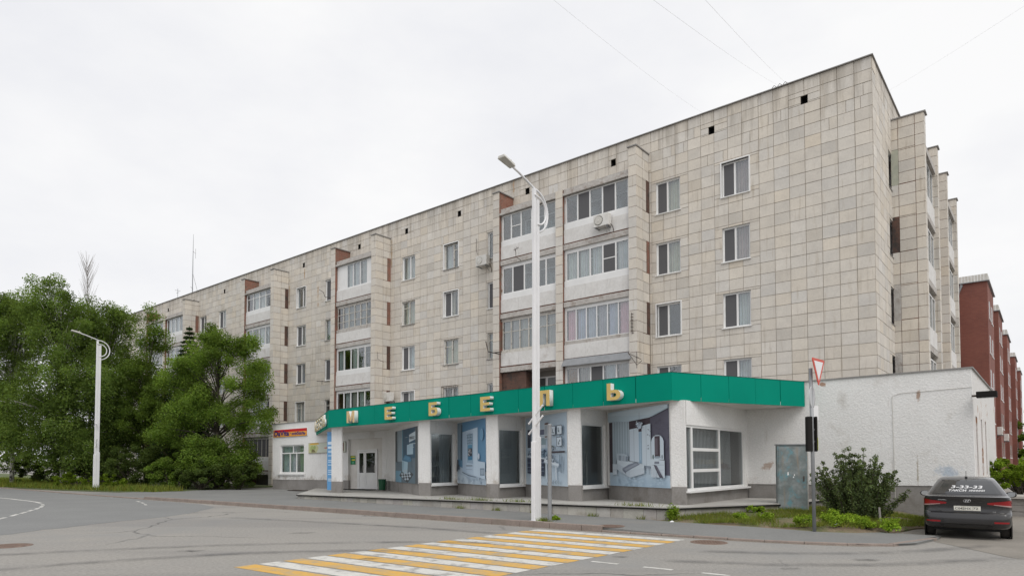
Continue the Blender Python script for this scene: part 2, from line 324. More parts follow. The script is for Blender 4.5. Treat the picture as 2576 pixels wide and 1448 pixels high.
def splash(m, z0=.55, z1=1.5, c=(.46, .42, .37)):
    t = m.node_tree; b = t.nodes['Principled BSDF']; src = b.inputs['Base Color'].links[0].from_socket; p = pos_of(t)
    sep = t.nodes.new('ShaderNodeSeparateXYZ'); lk(t, p, sep.inputs[0]); mr = t.nodes.new('ShaderNodeMapRange'); mr.inputs['From Min'].default_value = z0; mr.inputs['From Max'].default_value = z1; mr.inputs['To Min'].default_value = .34; mr.inputs['To Max'].default_value = 0
    lk(t, sep.outputs[2], mr.inputs['Value']); ad = t.nodes.new('ShaderNodeMath'); ad.operation = 'ADD'; lk(t, mr.outputs[0], ad.inputs[0]); lk(t, noise(t, p, 2.2, 6, .7), ad.inputs[1])
    lk(t, mixc(t, ramp(t, ad.outputs[0], .66, .92), src, c), b.inputs['Base Color'])
splash(M['stucco']); splash(M['stucco_old'])
M['asphalt_new'] = mat('bluish_newer_asphalt', (.235, .238, .232), .92, c2=(.21, .212, .208), nscale=.5, fine=(16, .85), bmp=(30, .4, .02))
M['niche_panel'] = mat('pale_green_board', (.50, .50, .40), .6, c2=(.38, .40, .33), nscale=3)
M['twig'] = mat('pale_dead_twig', (.30, .28, .26), .9)

def spot(m, centre, rx, rz, c, soft=(.42, .60), nsc=3.0):
    # stain or repair with a shape of its own round one point of the wall
    t = m.node_tree; b = t.nodes['Principled BSDF']; src = b.inputs['Base Color'].links[0].from_socket; p = pos_of(t)
    mp_ = t.nodes.new('ShaderNodeMapping'); mp_.vector_type = 'POINT'; mp_.inputs['Location'].default_value = (-centre[0]/rx, -centre[1]/rx, -centre[2]/rz); mp_.inputs['Scale'].default_value = (1/rx, 1/rx, 1/rz); lk(t, p, mp_.inputs['Vector'])
    ln_ = t.nodes.new('ShaderNodeVectorMath'); ln_.operation = 'LENGTH'; lk(t, mp_.outputs[0], ln_.inputs[0])
    mr = t.nodes.new('ShaderNodeMapRange'); mr.inputs['From Min'].default_value = 0; mr.inputs['From Max'].default_value = 1; mr.inputs['To Min'].default_value = .30; mr.inputs['To Max'].default_value = -.35; lk(t, ln_.outputs['Value'], mr.inputs['Value'])
    ad = t.nodes.new('ShaderNodeMath'); ad.operation = 'ADD'; lk(t, mr.outputs[0], ad.inputs[0]); lk(t, noise(t, p, nsc, 5, .7), ad.inputs[1])
    lk(t, mixc(t, ramp(t, ad.outputs[0], *soft), src, c), b.inputs['Base Color'])
def wall_pt(u, v, t): s_, z_ = fac(u, v, t); q = wst(s_, t); return (float(q[0]), float(q[1]), z_)
M['stucco_wall'] = M['stucco'].copy(); M['stucco_wall'].name = 'patched_white_stucco'
for (u, v, rx, rz, c, so) in ((2380, 1185, .8, .45, (.50, .56, .63), (.50, .72)), (2068, 966, .22, .16, (.42, .27, .20), (.46, .56)), (2310, 995, .12, .55, (.40, .30, .24), (.52, .66)), (2309, 1200, .07, 1.3, (.46, .42, .36), (.50, .66)), (1930, 1170, .55, .6, (.50, .40, .34), (.60, .70)), (2120, 1010, .5, .8, (.62, .60, .57), (.5, .75))):
    spot(M['stucco_wall'], wall_pt(u, v, -3.0), rx, rz, c, so, 6.0 if rx < .3 else 3.0)

def roof_grime(m):
    # run-off streaks hanging from the coping
    t = m.node_tree; b = t.nodes['Principled BSDF']; src = b.inputs['Base Color'].links[0].from_socket; p = pos_of(t)
    sep = t.nodes.new('ShaderNodeSeparateXYZ'); lk(t, p, sep.inputs[0]); mr = t.nodes.new('ShaderNodeMapRange'); mr.inputs['From Min'].default_value = 14.6; mr.inputs['From Max'].default_value = 16.95; mr.inputs['To Min'].default_value = 0; mr.inputs['To Max'].default_value = .26
    lk(t, sep.outputs[2], mr.inputs['Value']); ad = t.nodes.new('ShaderNodeMath'); ad.operation = 'ADD'; lk(t, mr.outputs[0], ad.inputs[0]); lk(t, noise(t, vec_scaled(t, p, (2.6, 2.6, .22)), 1.0, 6, .7), ad.inputs[1])
    lk(t, mixc(t, ramp(t, ad.outputs[0], .64, .92), src, (.36, .325, .275)), b.inputs['Base Color'])
for k_ in ('tile', 'tile1'): roof_grime(M[k_])
for (u, v, rz_, c_) in ((766, 690, 1.0, (.42, .27, .15)), (800, 735, 1.4, (.44, .30, .18)), (800, 765, .5, (.40, .24, .13)), (1292, 470, 1.2, (.42, .30, .20)), (985, 640, 2.2, (.44, .34, .24)), (728, 740, 2.5, (.44, .33, .22)), (1160, 690, .7, (.46, .40, .33))):
    spot(M['tile'], wall_pt(u, v, 0.0), .16, rz_, c_, (.50, .66), 5.0)
def mat_film(name, c, amount, nsc):
    # thin broken layer (dust, rubber) lying on the road: vertex colour sets how dense it is
    m, t, b, out = nodes_of(name); b.inputs['Base Color'].default_value = (*c, 1); b.inputs['Roughness'].default_value = .95
    a = t.nodes.new('ShaderNodeVertexColor'); a.layer_name = 'Col'; p = pos_of(t); n_ = ramp(t, noise(t, p, nsc, 6, .7), .34, .70)
    f_ = mixc(t, 1.0, mixc(t, 1.0, a.outputs['Color'], n_, 'MULTIPLY'), (amount,)*3, 'MULTIPLY'); tr = t.nodes.new('ShaderNodeBsdfTransparent'); mx_ = t.nodes.new('ShaderNodeMixShader')
    lk(t, f_, mx_.inputs[0]); lk(t, tr.outputs[0], mx_.inputs[1]); lk(t, b.outputs[0], mx_.inputs[2]); lk(t, mx_.outputs[0], out.inputs[0]); return m
M['dust_film'] = mat_film('kerb_dust', (.42, .37, .30), .85, 1.6); M['rubber_film'] = mat_film('tyre_rubber_track', (.13, .13, .13), .55, 1.1); M['oil_film'] = mat_film('oil_stain', (.06, .06, .06), .75, 5.0)
# ================================================================ the ground
def P(s, t, z=0.0): p = wst(s, t); return (float(p[0]), float(p[1]), z)
mb = MB(); N = 24; E_ = 700.0
for i in range(N):
    for j in range(N):
        x0, x1 = -E_+2*E_*i/N, -E_+2*E_*(i+1)/N; y0, y1 = -200+(E_*2)*j/N, -200+(E_*2)*(j+1)/N
        mb.face([(x0, y0, 0), (x1, y0, 0), (x1, y1, 0), (x0, y1, 0)])
struct(mb.build('road', M['asphalt']), 'pale worn asphalt road and crossroads in front of the shop', 'road')

# kerb line in facade coordinates (s along the facade, t towards the block)
KERB = [(62, -15.0), (50.1, -14.6), (35.3, -14.2), (28.6, -13.85), (15.4, -12.95), (8.2, -12.56), (4.0, -12.31), (.29, -11.9), (-1.0, -11.55), (-1.8, -11.2), (-2.4, -10.75), (-2.75, -10.2), (-2.98, -8.9)]
def kerb_t(s):
    for (a, ta), (b, tb) in zip(KERB, KERB[1:]):
        if b <= s <= a: return ta+(tb-ta)*(a-s)/(a-b)
    return KERB[-1][1] if s < KERB[-1][0] else KERB[0][1]
def pave_z(s):
    if s >= 30: return .05
    if s >= 4: return .125-.075*(s-4)/26
    if s >= 1.0: return .125
    return max(.055, .125-.028*(1.0-s))
# pavement sheet, lofted between the kerb and the buildings
def strip_sheet(rows):
    m = MB()
    for a, b in zip(rows, rows[1:]):
        for k in range(len(a)-1): m.face([P(*a[k]), P(*b[k]), P(*b[k+1]), P(*a[k+1])])
    return m
rows = []
for s in [36.0, 33, 30.0, 28.6, 25, 20, 15.4, 12, 8.2, 6, 4.0, 3.0, 2, 1, .29, -.4, -1.0, -1.8, -2.4, -2.75, -2.98]:
    tf = kerb_t(s)+.10
    zk = pave_z(s) if 4 <= s < 28.7 else (.045 if s >= 28.7 else max(.05, .10-.02*(4-s)))
    tb = -3.9 if s > 3 else (-5.0 if s > 0 else -6.0)
    if s > 33: tb = -9.5
    if s < -1.2: tb = -8.3
    rows.append([(s, tf, -.01), (s, tf, zk), (s, min(tf+.9, tb), pave_z(s)), (s, (tf+tb)/2, pave_z(s)), (s, tb, pave_z(s))])
rows.append([(q[0]-.002, q[1], -.01) for q in rows[-1]]); pm = strip_sheet(rows); pm.face([P(s, t+.03, .046) for s, t in KERB if s <= 4]+[P(-2.9, -8.3, .046), P(4, -8.3, .046)][:2]); pv = pm.build('pavement', M['pave']); struct(pv, 'grey asphalt pavement between the kerb and the shop terrace', 'pavement')
# kerb stones
kerb = empty('kerb'); struct(kerb, 'granite kerb stones along the pavement edge', 'kerb')
def kerb_run(s_from, s_to, length, h0, h1, w=.15):
    s = s_from
    while s > s_to+.02:
        e = max(s-length, s_to); ta, tb = kerb_t(s), kerb_t(e)
        a, b = np.array(wst(s, ta)), np.array(wst(e, tb)); d = b-a; L = np.linalg.norm(d); f = (s_from-s)/(s_from-s_to); h = h0+(h1-h0)*f+random.uniform(-.006, .006)
        m = MB(); m.box(.006, L-.006, 0, w, -.05, h)
        o = m.build('kerb_stone', M['kerb'], kerb, (a[0], a[1], random.uniform(-.002, .002)), math.atan2(d[1], d[0])+random.uniform(-.004, .004), bevel=.014); s = e
kerb_run(62, 28.6, 2.0, .05, .05); kerb_run(28.6, 4.0, 1.0, .135, .165); kerb_run(4.0, -2.98, .8, .055, .06, .12)

# newer bluish asphalt of the side turning
edge = [(-60, 1352), (40, 1341), (110, 1331), (170, 1326), (230, 1318), (310, 1310), (400, 1301), (470, 1291), (520, 1281), (540, 1274), (500, 1267), (430, 1261), (365, 1257.0)]
pts = []
for (a, b) in zip(edge, edge[1:]):
    for q in range(4):
        f = q/4; g_ = gnd(a[0]+(b[0]-a[0])*f, a[1]+(b[1]-a[1])*f); pts.append((g_[0]+random.uniform(-.05, .05), g_[1]+random.uniform(-.05, .05), .003))
pts += [P(29.5, -13.9, .003), P(35.3, -14.25, .003), P(50, -14.65, .003), P(80, -15.2, .003), P(80, -45, .003)]
mb = MB(); mb.face(pts); o = mb.build('road_patch', M['asphalt_new'])
if o.data.polygons[0].normal.z < 0: o.data.flip_normals()
struct(o, 'bluish newer asphalt of the side turning before the trees', 'road')
# grass verge with the trees
vz = .06
vg = [(62, -14.8), (50, -14.4), (43, -13.4), (38, -12.2), (35.4, -11.3), (34.6, -9.3), (36.5, -7), (37.5, -1.2), (130, -1.2), (130, -14.8)]
struct(MB().prism([P(*q)[:2] for q in vg], -.02, vz).build('lawn', M['grass_ground']), 'rough grass verge under the trees', 'lawn')
# soil bank beside the terrace, gently mounded
def soil_z(s, t): return .13+.17*max(0., min(1., (t+10.4)/3.5))*max(.12, min(1., (s+2.6)/2.0))-.06*max(0., min(1., (-.6-s)/1.5))+.03*math.sin(s*3.1+t*2.3)
front = [(4.3, -9.55), (3.2, -9.75), (2.0, -9.85), (.6, -9.7), (-.6, -9.45), (-1.3, -9.0), (-1.75, -8.3), (-2.05, -7.4), (-2.2, -6.4), (-2.6, -5.6), (-3.25, -5.0)]
m = MB(); nsub = 9; g = []
for i in range(len(front)-1):
    for q in range(4):
        f = q/4; s = front[i][0]*(1-f)+front[i+1][0]*f; t0 = front[i][1]*(1-f)+front[i+1][1]*f
        tb = -3.02; row = [P(s, t0-.005, -.02)]
        for k in range(nsub+1):
            tt = t0+(tb-t0)*k/nsub; z = pave_z(s)-.008 if k == 0 else soil_z(s, tt)+random.uniform(-.012, .012)
            row.append(P(s, tt, z))
        g.append(row)
for a, b in zip(g, g[1:]):
    for k in range(nsub+1): m.face([a[k], b[k], b[k+1], a[k+1]])
struct(m.build('soil_bank', M['soil'], smooth=True), 'bare earth bank with weeds beside the terrace and white wall', 'soil')
# dusty access yard under the car
yd = [P(-2.95, -9.2), P(-2.9, -8.4), P(-1.6, -8.3), P(-1.9, -6.2), P(-3.0, -4.6), P(-3.33, -3.2), P(-3.33, 12), P(-16, 12), P(-17, -9), P(-12, -12.0), P(-7.0, -12.6), P(-4.4, -11.2), P(-3.4, -9.8)]
mb = MB(); mb.face([(p[0], p[1], .005) for p in yd]); o = mb.build('yard', M['dust'])
if o.data.polygons[0].normal.z < 0: o.data.flip_normals()
struct(o, 'dusty broken asphalt of the yard entrance under the parked car', 'yard')
# ---------------------------------------------------------------- road markings
w1l, w1r = np.array([.70, 17.82]), np.array([4.06, 15.46]); cyc = np.array([.622, .707])
cw = empty('crosswalk'); struct(cw, 'pedestrian crossing of alternating white and yellow stripes', 'crosswalk')
for k in range(-1, 18):
    if k < 0: continue
    off = -cyc*(k*.5)
    a, b = w1l+off, w1r+off; wv = -cyc/np.linalg.norm(cyc)*.405
    m = MB(); nseg = 8
    for q in range(nseg):
        f0, f1 = q/nseg, (q+1)/nseg; p0, p1 = a+(b-a)*f0, a+(b-a)*f1
        m.face([(*(p0+wv), .004), (*(p1+wv), .004), (*p1, .004), (*p0, .004)])
    m.build('stripe', M['paint_yellow' if k % 2 else 'paint_white'], cw)
ln = empty('lane_marking'); struct(ln, 'white broken centre line of the road', 'lane marking')
def dash(pa, pb, w, parent=ln, z=.004):
    a, b = gnd(*pa), gnd(*pb); d = (b-a)/np.linalg.norm(b-a); n = np.array([-d[1], d[0]])*w/2
    m = MB(); m.face([(*(a-n), z), (*(b-n), z), (*(b+n), z), (*(a+n), z)]); m.build('dash', M['paint_white'], parent)
for pa, pb in (((1488, 1411), (1555, 1417.7)), ((1618.5, 1425), (1691.8, 1432.4)), ((1766, 1439.7), (1838, 1447)), ((1925, 1455), (2010, 1464))): dash(pa, pb, .11)
ar = empty('turn_marking'); struct(ar, 'thin white curved line with dashes on the road before the trees', 'lane marking')
arc = [(-40, 1248), (0, 1251.4), (25, 1253.5), (50.8, 1256.6), (74, 1259.2), (92, 1262), (103, 1264.8)]
for pa, pb in zip(arc, arc[1:]): dash(pa, pb, .13, ar)
for pa, pb in (((106, 1267.5), (108.5, 1270)), ((107, 1272), (101, 1275.3)), ((97, 1277), (89, 1280)), ((83, 1281.5), (71, 1285)), ((66, 1286.5), (52, 1290.5)), ((44, 1292.5), (26, 1297.5)), ((14, 1300.5), (-8, 1306))): dash(pa, pb, .12, ar)
for pa, pb in (((344, 1259.5), (352, 1261.5)), ((356, 1263), (362, 1265.3)), ((364.5, 1267), (367.5, 1269.5))): dash(pa, pb, .10, ar)
# films on the road: dust along the kerb, tyre tracks, oil drips
def film_strip(name, pts, w0, w1, mat_, label, z=.0055, ends=True):
    m = MB(); n = len(pts); L_ = []
    for i, p in enumerate(pts):
        a, b = np.array(pts[max(0, i-1)]), np.array(pts[min(n-1, i+1)]); d = (b-a)/np.linalg.norm(b-a); nn = np.array([-d[1], d[0]]); L_.append((np.array(p)-nn*w0, np.array(p), np.array(p)+nn*w1))
    for i in range(n-1):
        e0 = 0 if (ends and i == 0) else 1; e1 = 0 if (ends and i == n-2) else 1
        for k, (ca, cb) in enumerate(((0, 1), (1, 0))):
            q = [L_[i][k], L_[i+1][k], L_[i+1][k+1], L_[i][k+1]]; m.face([(*x_, z) for x_ in q], c=(1, 1, 1))
    me_o = m.build(name, mat_); at_ = me_o.data.color_attributes['Col']; buf = []
    for i in range(n-1):
        e0 = 0. if (ends and i == 0) else 1.; e1 = 0. if (ends and i == n-2) else 1.
        for k, (ca, cb) in enumerate(((0., 1.), (1., 0.))):
            for v_ in (ca*e0, ca*e1, cb*e1, cb*e0): buf += [v_, v_, v_, 1.]
    at_.data.foreach_set('color', buf)
    for f in me_o.data.polygons:
        if f.normal.z < 0: me_o.data.flip_normals(); break
    return struct(me_o, label, 'dirt', 'stuff')
kp = [tuple(wst(s, kerb_t(s)-.06)) for s in np.linspace(34, 4.2, 40)]
film_strip('dust', kp, .08, .9, M['dust_film'], 'sandy dust gathered on the road along the high kerb', .0035)
kp = [tuple(wst(s, kerb_t(s)-.05)) for s in np.linspace(3.8, -2.4, 24)]
film_strip('dust', kp, .05, .6, M['dust_film'], 'sandy dust gathered on the road along the low kerb', .0065)
for k, (pth, lab) in enumerate((([(-100, 1400), (300, 1380), (700, 1366), (1050, 1362), (1300, 1366)], 'faint dark tyre track curving across the road towards the crossing'), ([(-100, 1440), (250, 1412), (620, 1390), (900, 1383), (1120, 1388)], 'faint dark tyre track nearer the road middle'), ([(560, 1300), (800, 1312), (1050, 1326), (1280, 1343)], 'faint dark tyre track close to the kerb'), ([(1750, 1385), (2000, 1392), (2250, 1390), (2500, 1372)], 'faint dark tyre track turning into the yard'), ([(1650, 1408), (1950, 1420), (2250, 1420), (2600, 1400)], 'second faint dark tyre track turning into the yard'))):
    pp = [gnd(*q) for q in pth]; fine_ = []
    for i in range(len(pp)-1):
        for q in range(6): fine_.append(tuple(pp[i]+(pp[i+1]-pp[i])*q/6))
    fine_.append(tuple(pp[-1])); fs = np.array(fine_)
    for _ in range(3): fs[1:-1] = (fs[:-2]+fs[1:-1]*2+fs[2:])/4
    film_strip('tyre_track', [tuple(x_) for x_ in fs], .28, .28, M['rubber_film'], lab, .0072+.0004*k)
for k, (u, v, r) in enumerate(((760, 1340, .35), (930, 1405, .25), (2180, 1408, .3), (1990, 1430, .22), (480, 1385, .3), (1560, 1400, .2))):
    c_ = gnd(u, v); film_strip('oil_stain', [(c_[0]-r, c_[1]), (c_[0]-r*.4, c_[1]+.03), (c_[0]+r*.3, c_[1]-.02), (c_[0]+r, c_[1]+.02)], r*.6, r*.7, M['oil_film'], 'dark oil stain on the road surface', .0095)
# manhole covers
def manhole(uv, h, r, label, cat='manhole'):
    p = gnd(*uv, h); o = empty('manhole_cover', (p[0], p[1], h), random.uniform(0, 3)); tag(o, label, cat)
    MB().lathe([(r*1.22, .001), (r*1.2, .008), (r*1.03, .009), (r*1.02, .002)], 28).build('rim', M['cast_iron'], o)
    MB().lathe([(r, -.002), (r, .006), (r*.98, .007)], 28).build('lid', M['cast_iron'], o)
    m = MB()
    for k in range(-3, 4):
        for q in range(-3, 4):
            if k*k+q*q < 11: m.box(k*r*.26-r*.09, k*r*.26+r*.09, q*r*.26-r*.09, q*r*.26+r*.09, .006, .012)
    m.build('tread', M['cast_iron'], o)
manhole((22, 1372), 0, .36, 'rusty round manhole cover in open road before the trees')
manhole((1783, 1363), 0, .34, 'rusty round manhole cover in road beside the low kerb')
manhole((1537, 1322), .126, .30, 'brown round manhole cover set in pavement at the end of the high kerb')

# ================================================================ the shop terrace (falls gently along the street with the site)
SLOPE = .012
annex_root_rot = (0, -SLOPE, RZ)
def ax_empty(name):
    o = empty(name); p = wst(4, 0); o.location = (p[0], p[1], 0); o.rotation_euler = annex_root_rot; return o
def A(s): return -(s-4.0)                      # local x of a facade station s in the shop's frame
def az(u, v, t): s, z = fac(u, v, t); return s, z+SLOPE*(s-4)
terr = ax_empty('terrace'); struct(terr, 'raised stone-clad terrace along the shop front', 'terrace')
TZ = .5
TP = [(1.0, -2.95), (1.25, -5.4), (3.48, -9.45), (22.4, -9.45), (29.0, -4.02), (29.0, -3.9)]
MB().prism([(A(s), t) for s, t in TP], -.3, TZ-.07).build('core', M['plinth'], terr)
def inset(pl, d):
    cx = sum(p[0] for p in pl)/len(pl); cy = sum(p[1] for p in pl)/len(pl); return pl
TP2 = [(.95, -2.95), (1.17, -5.45), (3.43, -9.53), (22.45, -9.53), (29.1, -4.02), (29.0, -3.9)]
MB().prism([(A(s), t) for s, t in TP2], TZ-.075, TZ-.03).build('bitumen_edge', M['bitumen'], terr)
TP3 = [(.97, -2.95), (1.19, -5.44), (3.44, -9.50), (22.43, -9.50), (29.08, -4.02), (29.0, -3.9)]
MB().prism([(A(s), t) for s, t in TP3], TZ-.03, TZ).build('paving', M['terrace'], terr)
def clad(s0, t0, s1, t1):
    a, b = Vector((A(s0), t0, 0)), Vector((A(s1), t1, 0)); d = b-a; L = d.length; n = max(1, int(L/.52)); x = 0
    ws = [random.uniform(.36, .66) for _ in range(n)]; k = L/sum(ws); rz = math.atan2(d.y, d.x); sg = 1
    for w_ in ws:
        w_ *= k; m = MB(); g_ = random.uniform(0, .008); m.box(.006, w_-.006, -.022-g_, .01, -.25, TZ-.08)
        o = m.build('stone_slab', M['slab_stone'], terr, a+d.normalized()*x, rz); c = random.uniform(.78, 1.12); o.color = (c, c*random.uniform(.97, 1.01), c*random.uniform(.94, 1.02), 1); x += w_
clad(29.0, -4.02, 22.4, -9.45); clad(22.4, -9.45, 3.48, -9.45); clad(3.48, -9.45, 1.25, -5.4)
# ================================================================ the five-storey apartment block
S0, S1, ROOF, DEPTH = -.21, 70.77, 16.93, 24.0
blk = empty('apartment_building', (float(C0[0]), float(C0[1]), 0), RZ)
tag(blk, 'long five-storey apartment block clad in pale limestone tiles with glazed loggias', 'building')
FL = [14.5-2.8*k for k in range(5)]                 # window heads, top storey first
WIN_S = [4.38, 7.46, 17.72, 21.14, 24.83, 32.95, 36.5]; WIN_S += [round(70.56-(x+1.17), 2) for x in WIN_S if x < 30]
WW, WH = 1.17, 1.47
BAYS = [(9.38, 13.0), (13.42, 17.02), (27.55, 31.32), (39.24, 43.01), (53.54, 57.14), (57.56, 61.18)]
FINS = [(8.98, 9.38, 'r'), (17.02, 17.45, 'l'), (27.11, 27.55, 'r'), (31.32, 31.76, 'l'), (38.80, 39.24, 'r'), (43.01, 43.45, 'l'), (53.11, 53.54, 'r'), (61.18, 61.58, 'l')]
holes = []
def storeys(s): return range(5) if s > 34.2 else range(4)
for s in WIN_S:
    for f in storeys(s): holes.append((s, s+WW, FL[f]-WH, FL[f]))
VENTS = [2.05, 5.85, 10.72, 15.95, 20.95, 25.5, 30.2, 36.7, 40.6, 48.4, 54.0, 59.2]
vent_rects = [(s, s+.26, 15.94, 16.27) for s in VENTS]
def grid_wall(m, a0, a1, z0, z1, hs, put):
    xs = sorted({a0, a1, *[h[0] for h in hs], *[h[1] for h in hs]}); zs = sorted({z0, z1, *[h[2] for h in hs], *[h[3] for h in hs]})
    xs = [x for x in xs if a0 <= x <= a1]; zs = [z for z in zs if z0 <= z <= z1]
    for x0, x1 in zip(xs, xs[1:]):
        run = None
        for zA, zB in zip(zs, zs[1:]):
            cx, cz = (x0+x1)/2, (zA+zB)/2; inside = any(h[0] < cx < h[1] and h[2] < cz < h[3] for h in hs)
            if inside:
                if run: put(m, x0, x1, *run); run = None
            else: run = (run[0], zB) if run else (zA, zB)
        if run: put(m, x0, x1, *run)
# mortar backing of the long facade, with reveals
m = MB()
grid_wall(m, S0, S1, 0, ROOF, holes+vent_rects, lambda m, a, b, z0, z1: m.face([(-b, .02, z0), (-a, .02, z0), (-a, .02, z1), (-b, .02, z1)]))
m.build('facade_wall', M['joint'], blk)
for (a, b, z0, z1) in []:
    for q in ([(-b, .02, z0), (-b, .02, z1), (-b, .26, z1), (-b, .26, z0)], [(-a, .02, z0), (-a, .26, z0), (-a, .26, z1), (-a, .02, z1)], [(-b, .02, z1), (-a, .02, z1), (-a, .26, z1), (-b, .26, z1)], [(-b, .02, z0), (-b, .26, z0), (-a, .26, z0), (-a, .02, z0)]): m.face(q)
# side wall, rear, roof, inner partition
side_holes = [(2.95, 4.2, FL[f]-WH-.05, FL[f]) for f in range(4)]
m = MB(); X0 = -S0-.02
grid_wall(m, 0, DEPTH, 0, ROOF, side_holes, lambda m, a, b, z0, z1: m.face([(X0, a+.02, z0), (X0, b, z0), (X0, b, z1), (X0, a+.02, z1)]))
m.build('side_wall', M['joint'], blk)
m = MB()
for (a, b, z0, z1) in side_holes:
    for q in ([(X0, a, z0), (X0, a, z1), (X0-.24, a, z1), (X0-.24, a, z0)], [(X0, b, z0), (X0, b, z1), (X0-.24, b, z1), (X0-.24, b, z0)], [(X0, a, z0), (X0, b, z0), (X0-.24, b, z0), (X0-.24, a, z0)], [(X0, a, z1), (X0, b, z1), (X0-.24, b, z1), (X0-.24, a, z1)]): m.face(q)
m.build('side_reveals', M['stucco'], blk)
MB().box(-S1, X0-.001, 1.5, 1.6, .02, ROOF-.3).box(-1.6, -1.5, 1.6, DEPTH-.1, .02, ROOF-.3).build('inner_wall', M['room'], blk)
MB().bs(S0+.03, S1, .03, 12.5, ROOF-.25, ROOF-.05).bs(S0+.03, 12.5, 12.5, DEPTH, ROOF-.25, ROOF-.05).build('roof', M['coping'], blk)
MB().bs(S1-.02, S1, .03, 12.5, 0, ROOF-.26).bs(12.5, S1-.02, 12.48, 12.5, 0, ROOF-.26).bs(S0+.05, 12.5, DEPTH-.02, DEPTH, 0, ROOF-.26).bs(12.48, 12.5, 12.5, DEPTH-.02, 0, ROOF-.26).build('rear_wall', M['joint'], blk)
m = MB(); m.bs(S0-.06, S1+.06, -.07, .25, ROOF, ROOF+.035).bs(S0-.06, S0+.25, .25, DEPTH, ROOF, ROOF+.035); m.build('roof_coping', M['coping'], blk)
for s in VENTS:
    MB().bs(s+.01, s+.25, .03, .35, 15.95, 16.26, skip='f').build('vent', M['black'], blk)
# ---------------------------------------------------------------- tiles
TW, TH, GAP = .598, .4667, .019
def sub_rect(r, h):
    a, b, c, d = r; x0, x1, z0, z1 = h
    if b <= x0 or a >= x1 or d <= z0 or c >= z1: return [r]
    out = []
    if c < z0: out.append((a, b, c, z0))
    if d > z1: out.append((a, b, z1, d))
    zc, zd = max(c, z0), min(d, z1)
    if a < x0: out.append((a, x0, zc, zd))
    if b > x1: out.append((x1, b, zc, zd))
    return out
def tint():
    g = random.gauss(1.0, .032); w_ = random.gauss(0, .012)
    if random.random() < .06: g *= .90
    if random.random() < .05: g *= 1.06
    return (g*(1+w_), g, g*(1-1.6*w_))
def tile_rects(a0, a1, z0, z1, hs, off=0.0, ztop=ROOF):
    out = []; xs = []; x = a0
    first = TW-off if off else TW
    while x < a1-.02:
        n = min(x+first, a1); first = TW if random.random() > .10 else random.choice((.34, .45, .70))
        if a1-n < .14: n = a1
        xs.append((x, n)); x = n
    k = 0; z = ztop
    while z > z0+.02:
        zb = max(z-TH, z0)
        if z <= z1+.01:
            for (p, q) in xs:
                rs = [(p, q, zb, z)]
                if 1 <= k <= 4 and q-p > .5 and random.random() < .24:
                    c = p+(q-p)*random.choice((.33, .5, .5, .66)); rs = [(p, c, zb, z), (c, q, zb, z)]
                for h in hs:
                    rs = [y for r in rs for y in sub_rect(r, h)]
                out += [r for r in rs if r[1]-r[0] > .045 and r[3]-r[2] > .045]
        z = zb; k += 1
    return out
stuff = MB()
skip_bay = [(a-.42, b+.43, -1, 15.18) for a, b in BAYS]
HB = holes+vent_rects+skip_bay
front_tiles = [r for r in tile_rects(S0, S1, 0.0, ROOF, HB)]
single = [r for r in front_tiles if r[1] < 7.2 and r[2] > 4.6]
single.sort(key=lambda r: -(r[1]-r[0])*(r[3]-r[2])/(24+.635*r[0])**2); single_set = set(single[:298])
cache = {}
for r in front_tiles:
    w_, h_ = r[1]-r[0]-GAP, r[3]-r[2]-GAP; pr = random.uniform(.010, .018)
    if r in single_set:
        key = (round(w_, 2), round(h_, 2))
        if key not in cache: cache[key] = MB().box(-w_/2, w_/2, -.024, .0, -h_/2, h_/2, skip='k').mesh('tile', M['tile1'])
        o = bpy.data.objects.new('tile', cache[key]); col.objects.link(o); o.parent = blk; o.color = (*tint(), 1)
        o.location = (-(r[0]+r[1])/2, .02-(pr-.02), (r[2]+r[3])/2); o.rotation_euler = (random.gauss(0, .006), random.gauss(0, .004), random.gauss(0, .006))
    else:
        stuff.bs(r[0]+GAP/2, r[1]-GAP/2, .02-pr-.003, .02, r[2]+GAP/2, r[3]-GAP/2, c=tint(), skip='k')
# side wall tiles (plane x = X0, along t)
for r in tile_rects(0.0, DEPTH, 4.0, ROOF, side_holes):
    pr = random.uniform(.017, .027); stuff.box(X0, X0+pr+.003, r[0]+GAP/2+.02, r[1]-GAP/2+.02, r[2]+GAP/2, r[3]-GAP/2, c=tint(), skip='l')
# ---------------------------------------------------------------- loggia fins
FIN_T, FIN_TOP = -1.20, 15.92
def fin(a, b, kind, t0=FIN_T, ztop=FIN_TOP, zbot=0.0, coping=True):
    MB().bs(a+.022, b-.022, t0+.022, .02, zbot, ztop).build('loggia_fin', M['brick'], blk)
    for r in tile_rects(a, b, zbot, ROOF, [], ztop=ROOF):
        if True:
            z1 = min(r[3], ztop)
            if z1-r[2] > .05: stuff.bs(r[0]+.004, r[1]-.004, t0, t0+.022, r[2]+GAP/2, z1-GAP/2, c=tint(), skip='k')
    outer = a if kind == 'r' else b
    niches = [(-.27, .0, FL[f]-1.32, FL[f]+.15) for f in range(4)] if kind == 'r' else []
    for r in tile_rects(t0, .0, zbot, ROOF, niches, ztop=ROOF):
        z1 = min(r[3], ztop)
        if z1-r[2] < .05: continue
        if kind == 'r': stuff.bs(outer, outer+.022, r[0]+GAP/2, r[1]-GAP/2, r[2]+GAP/2, z1-GAP/2, c=tint())
        else: stuff.bs(outer-.022, outer, r[0]+GAP/2, r[1]-GAP/2, r[2]+GAP/2, z1-GAP/2, c=tint())
    for (ta_, tb_, z0_, z1_) in niches:
        MB().bs(outer-.004, outer+.03, ta_+.02, tb_-.0, z0_, z1_).build('niche', M[random.choice(('brick', 'brick_dark', 'brick_dark'))], blk)
    if coping: MB().bs(a-.04, b+.04, t0-.05, .0, ztop, ztop+.05).build('fin_coping', M['coping'], blk)
for a, b, k in FINS: fin(a, b, k, zbot=0.0)
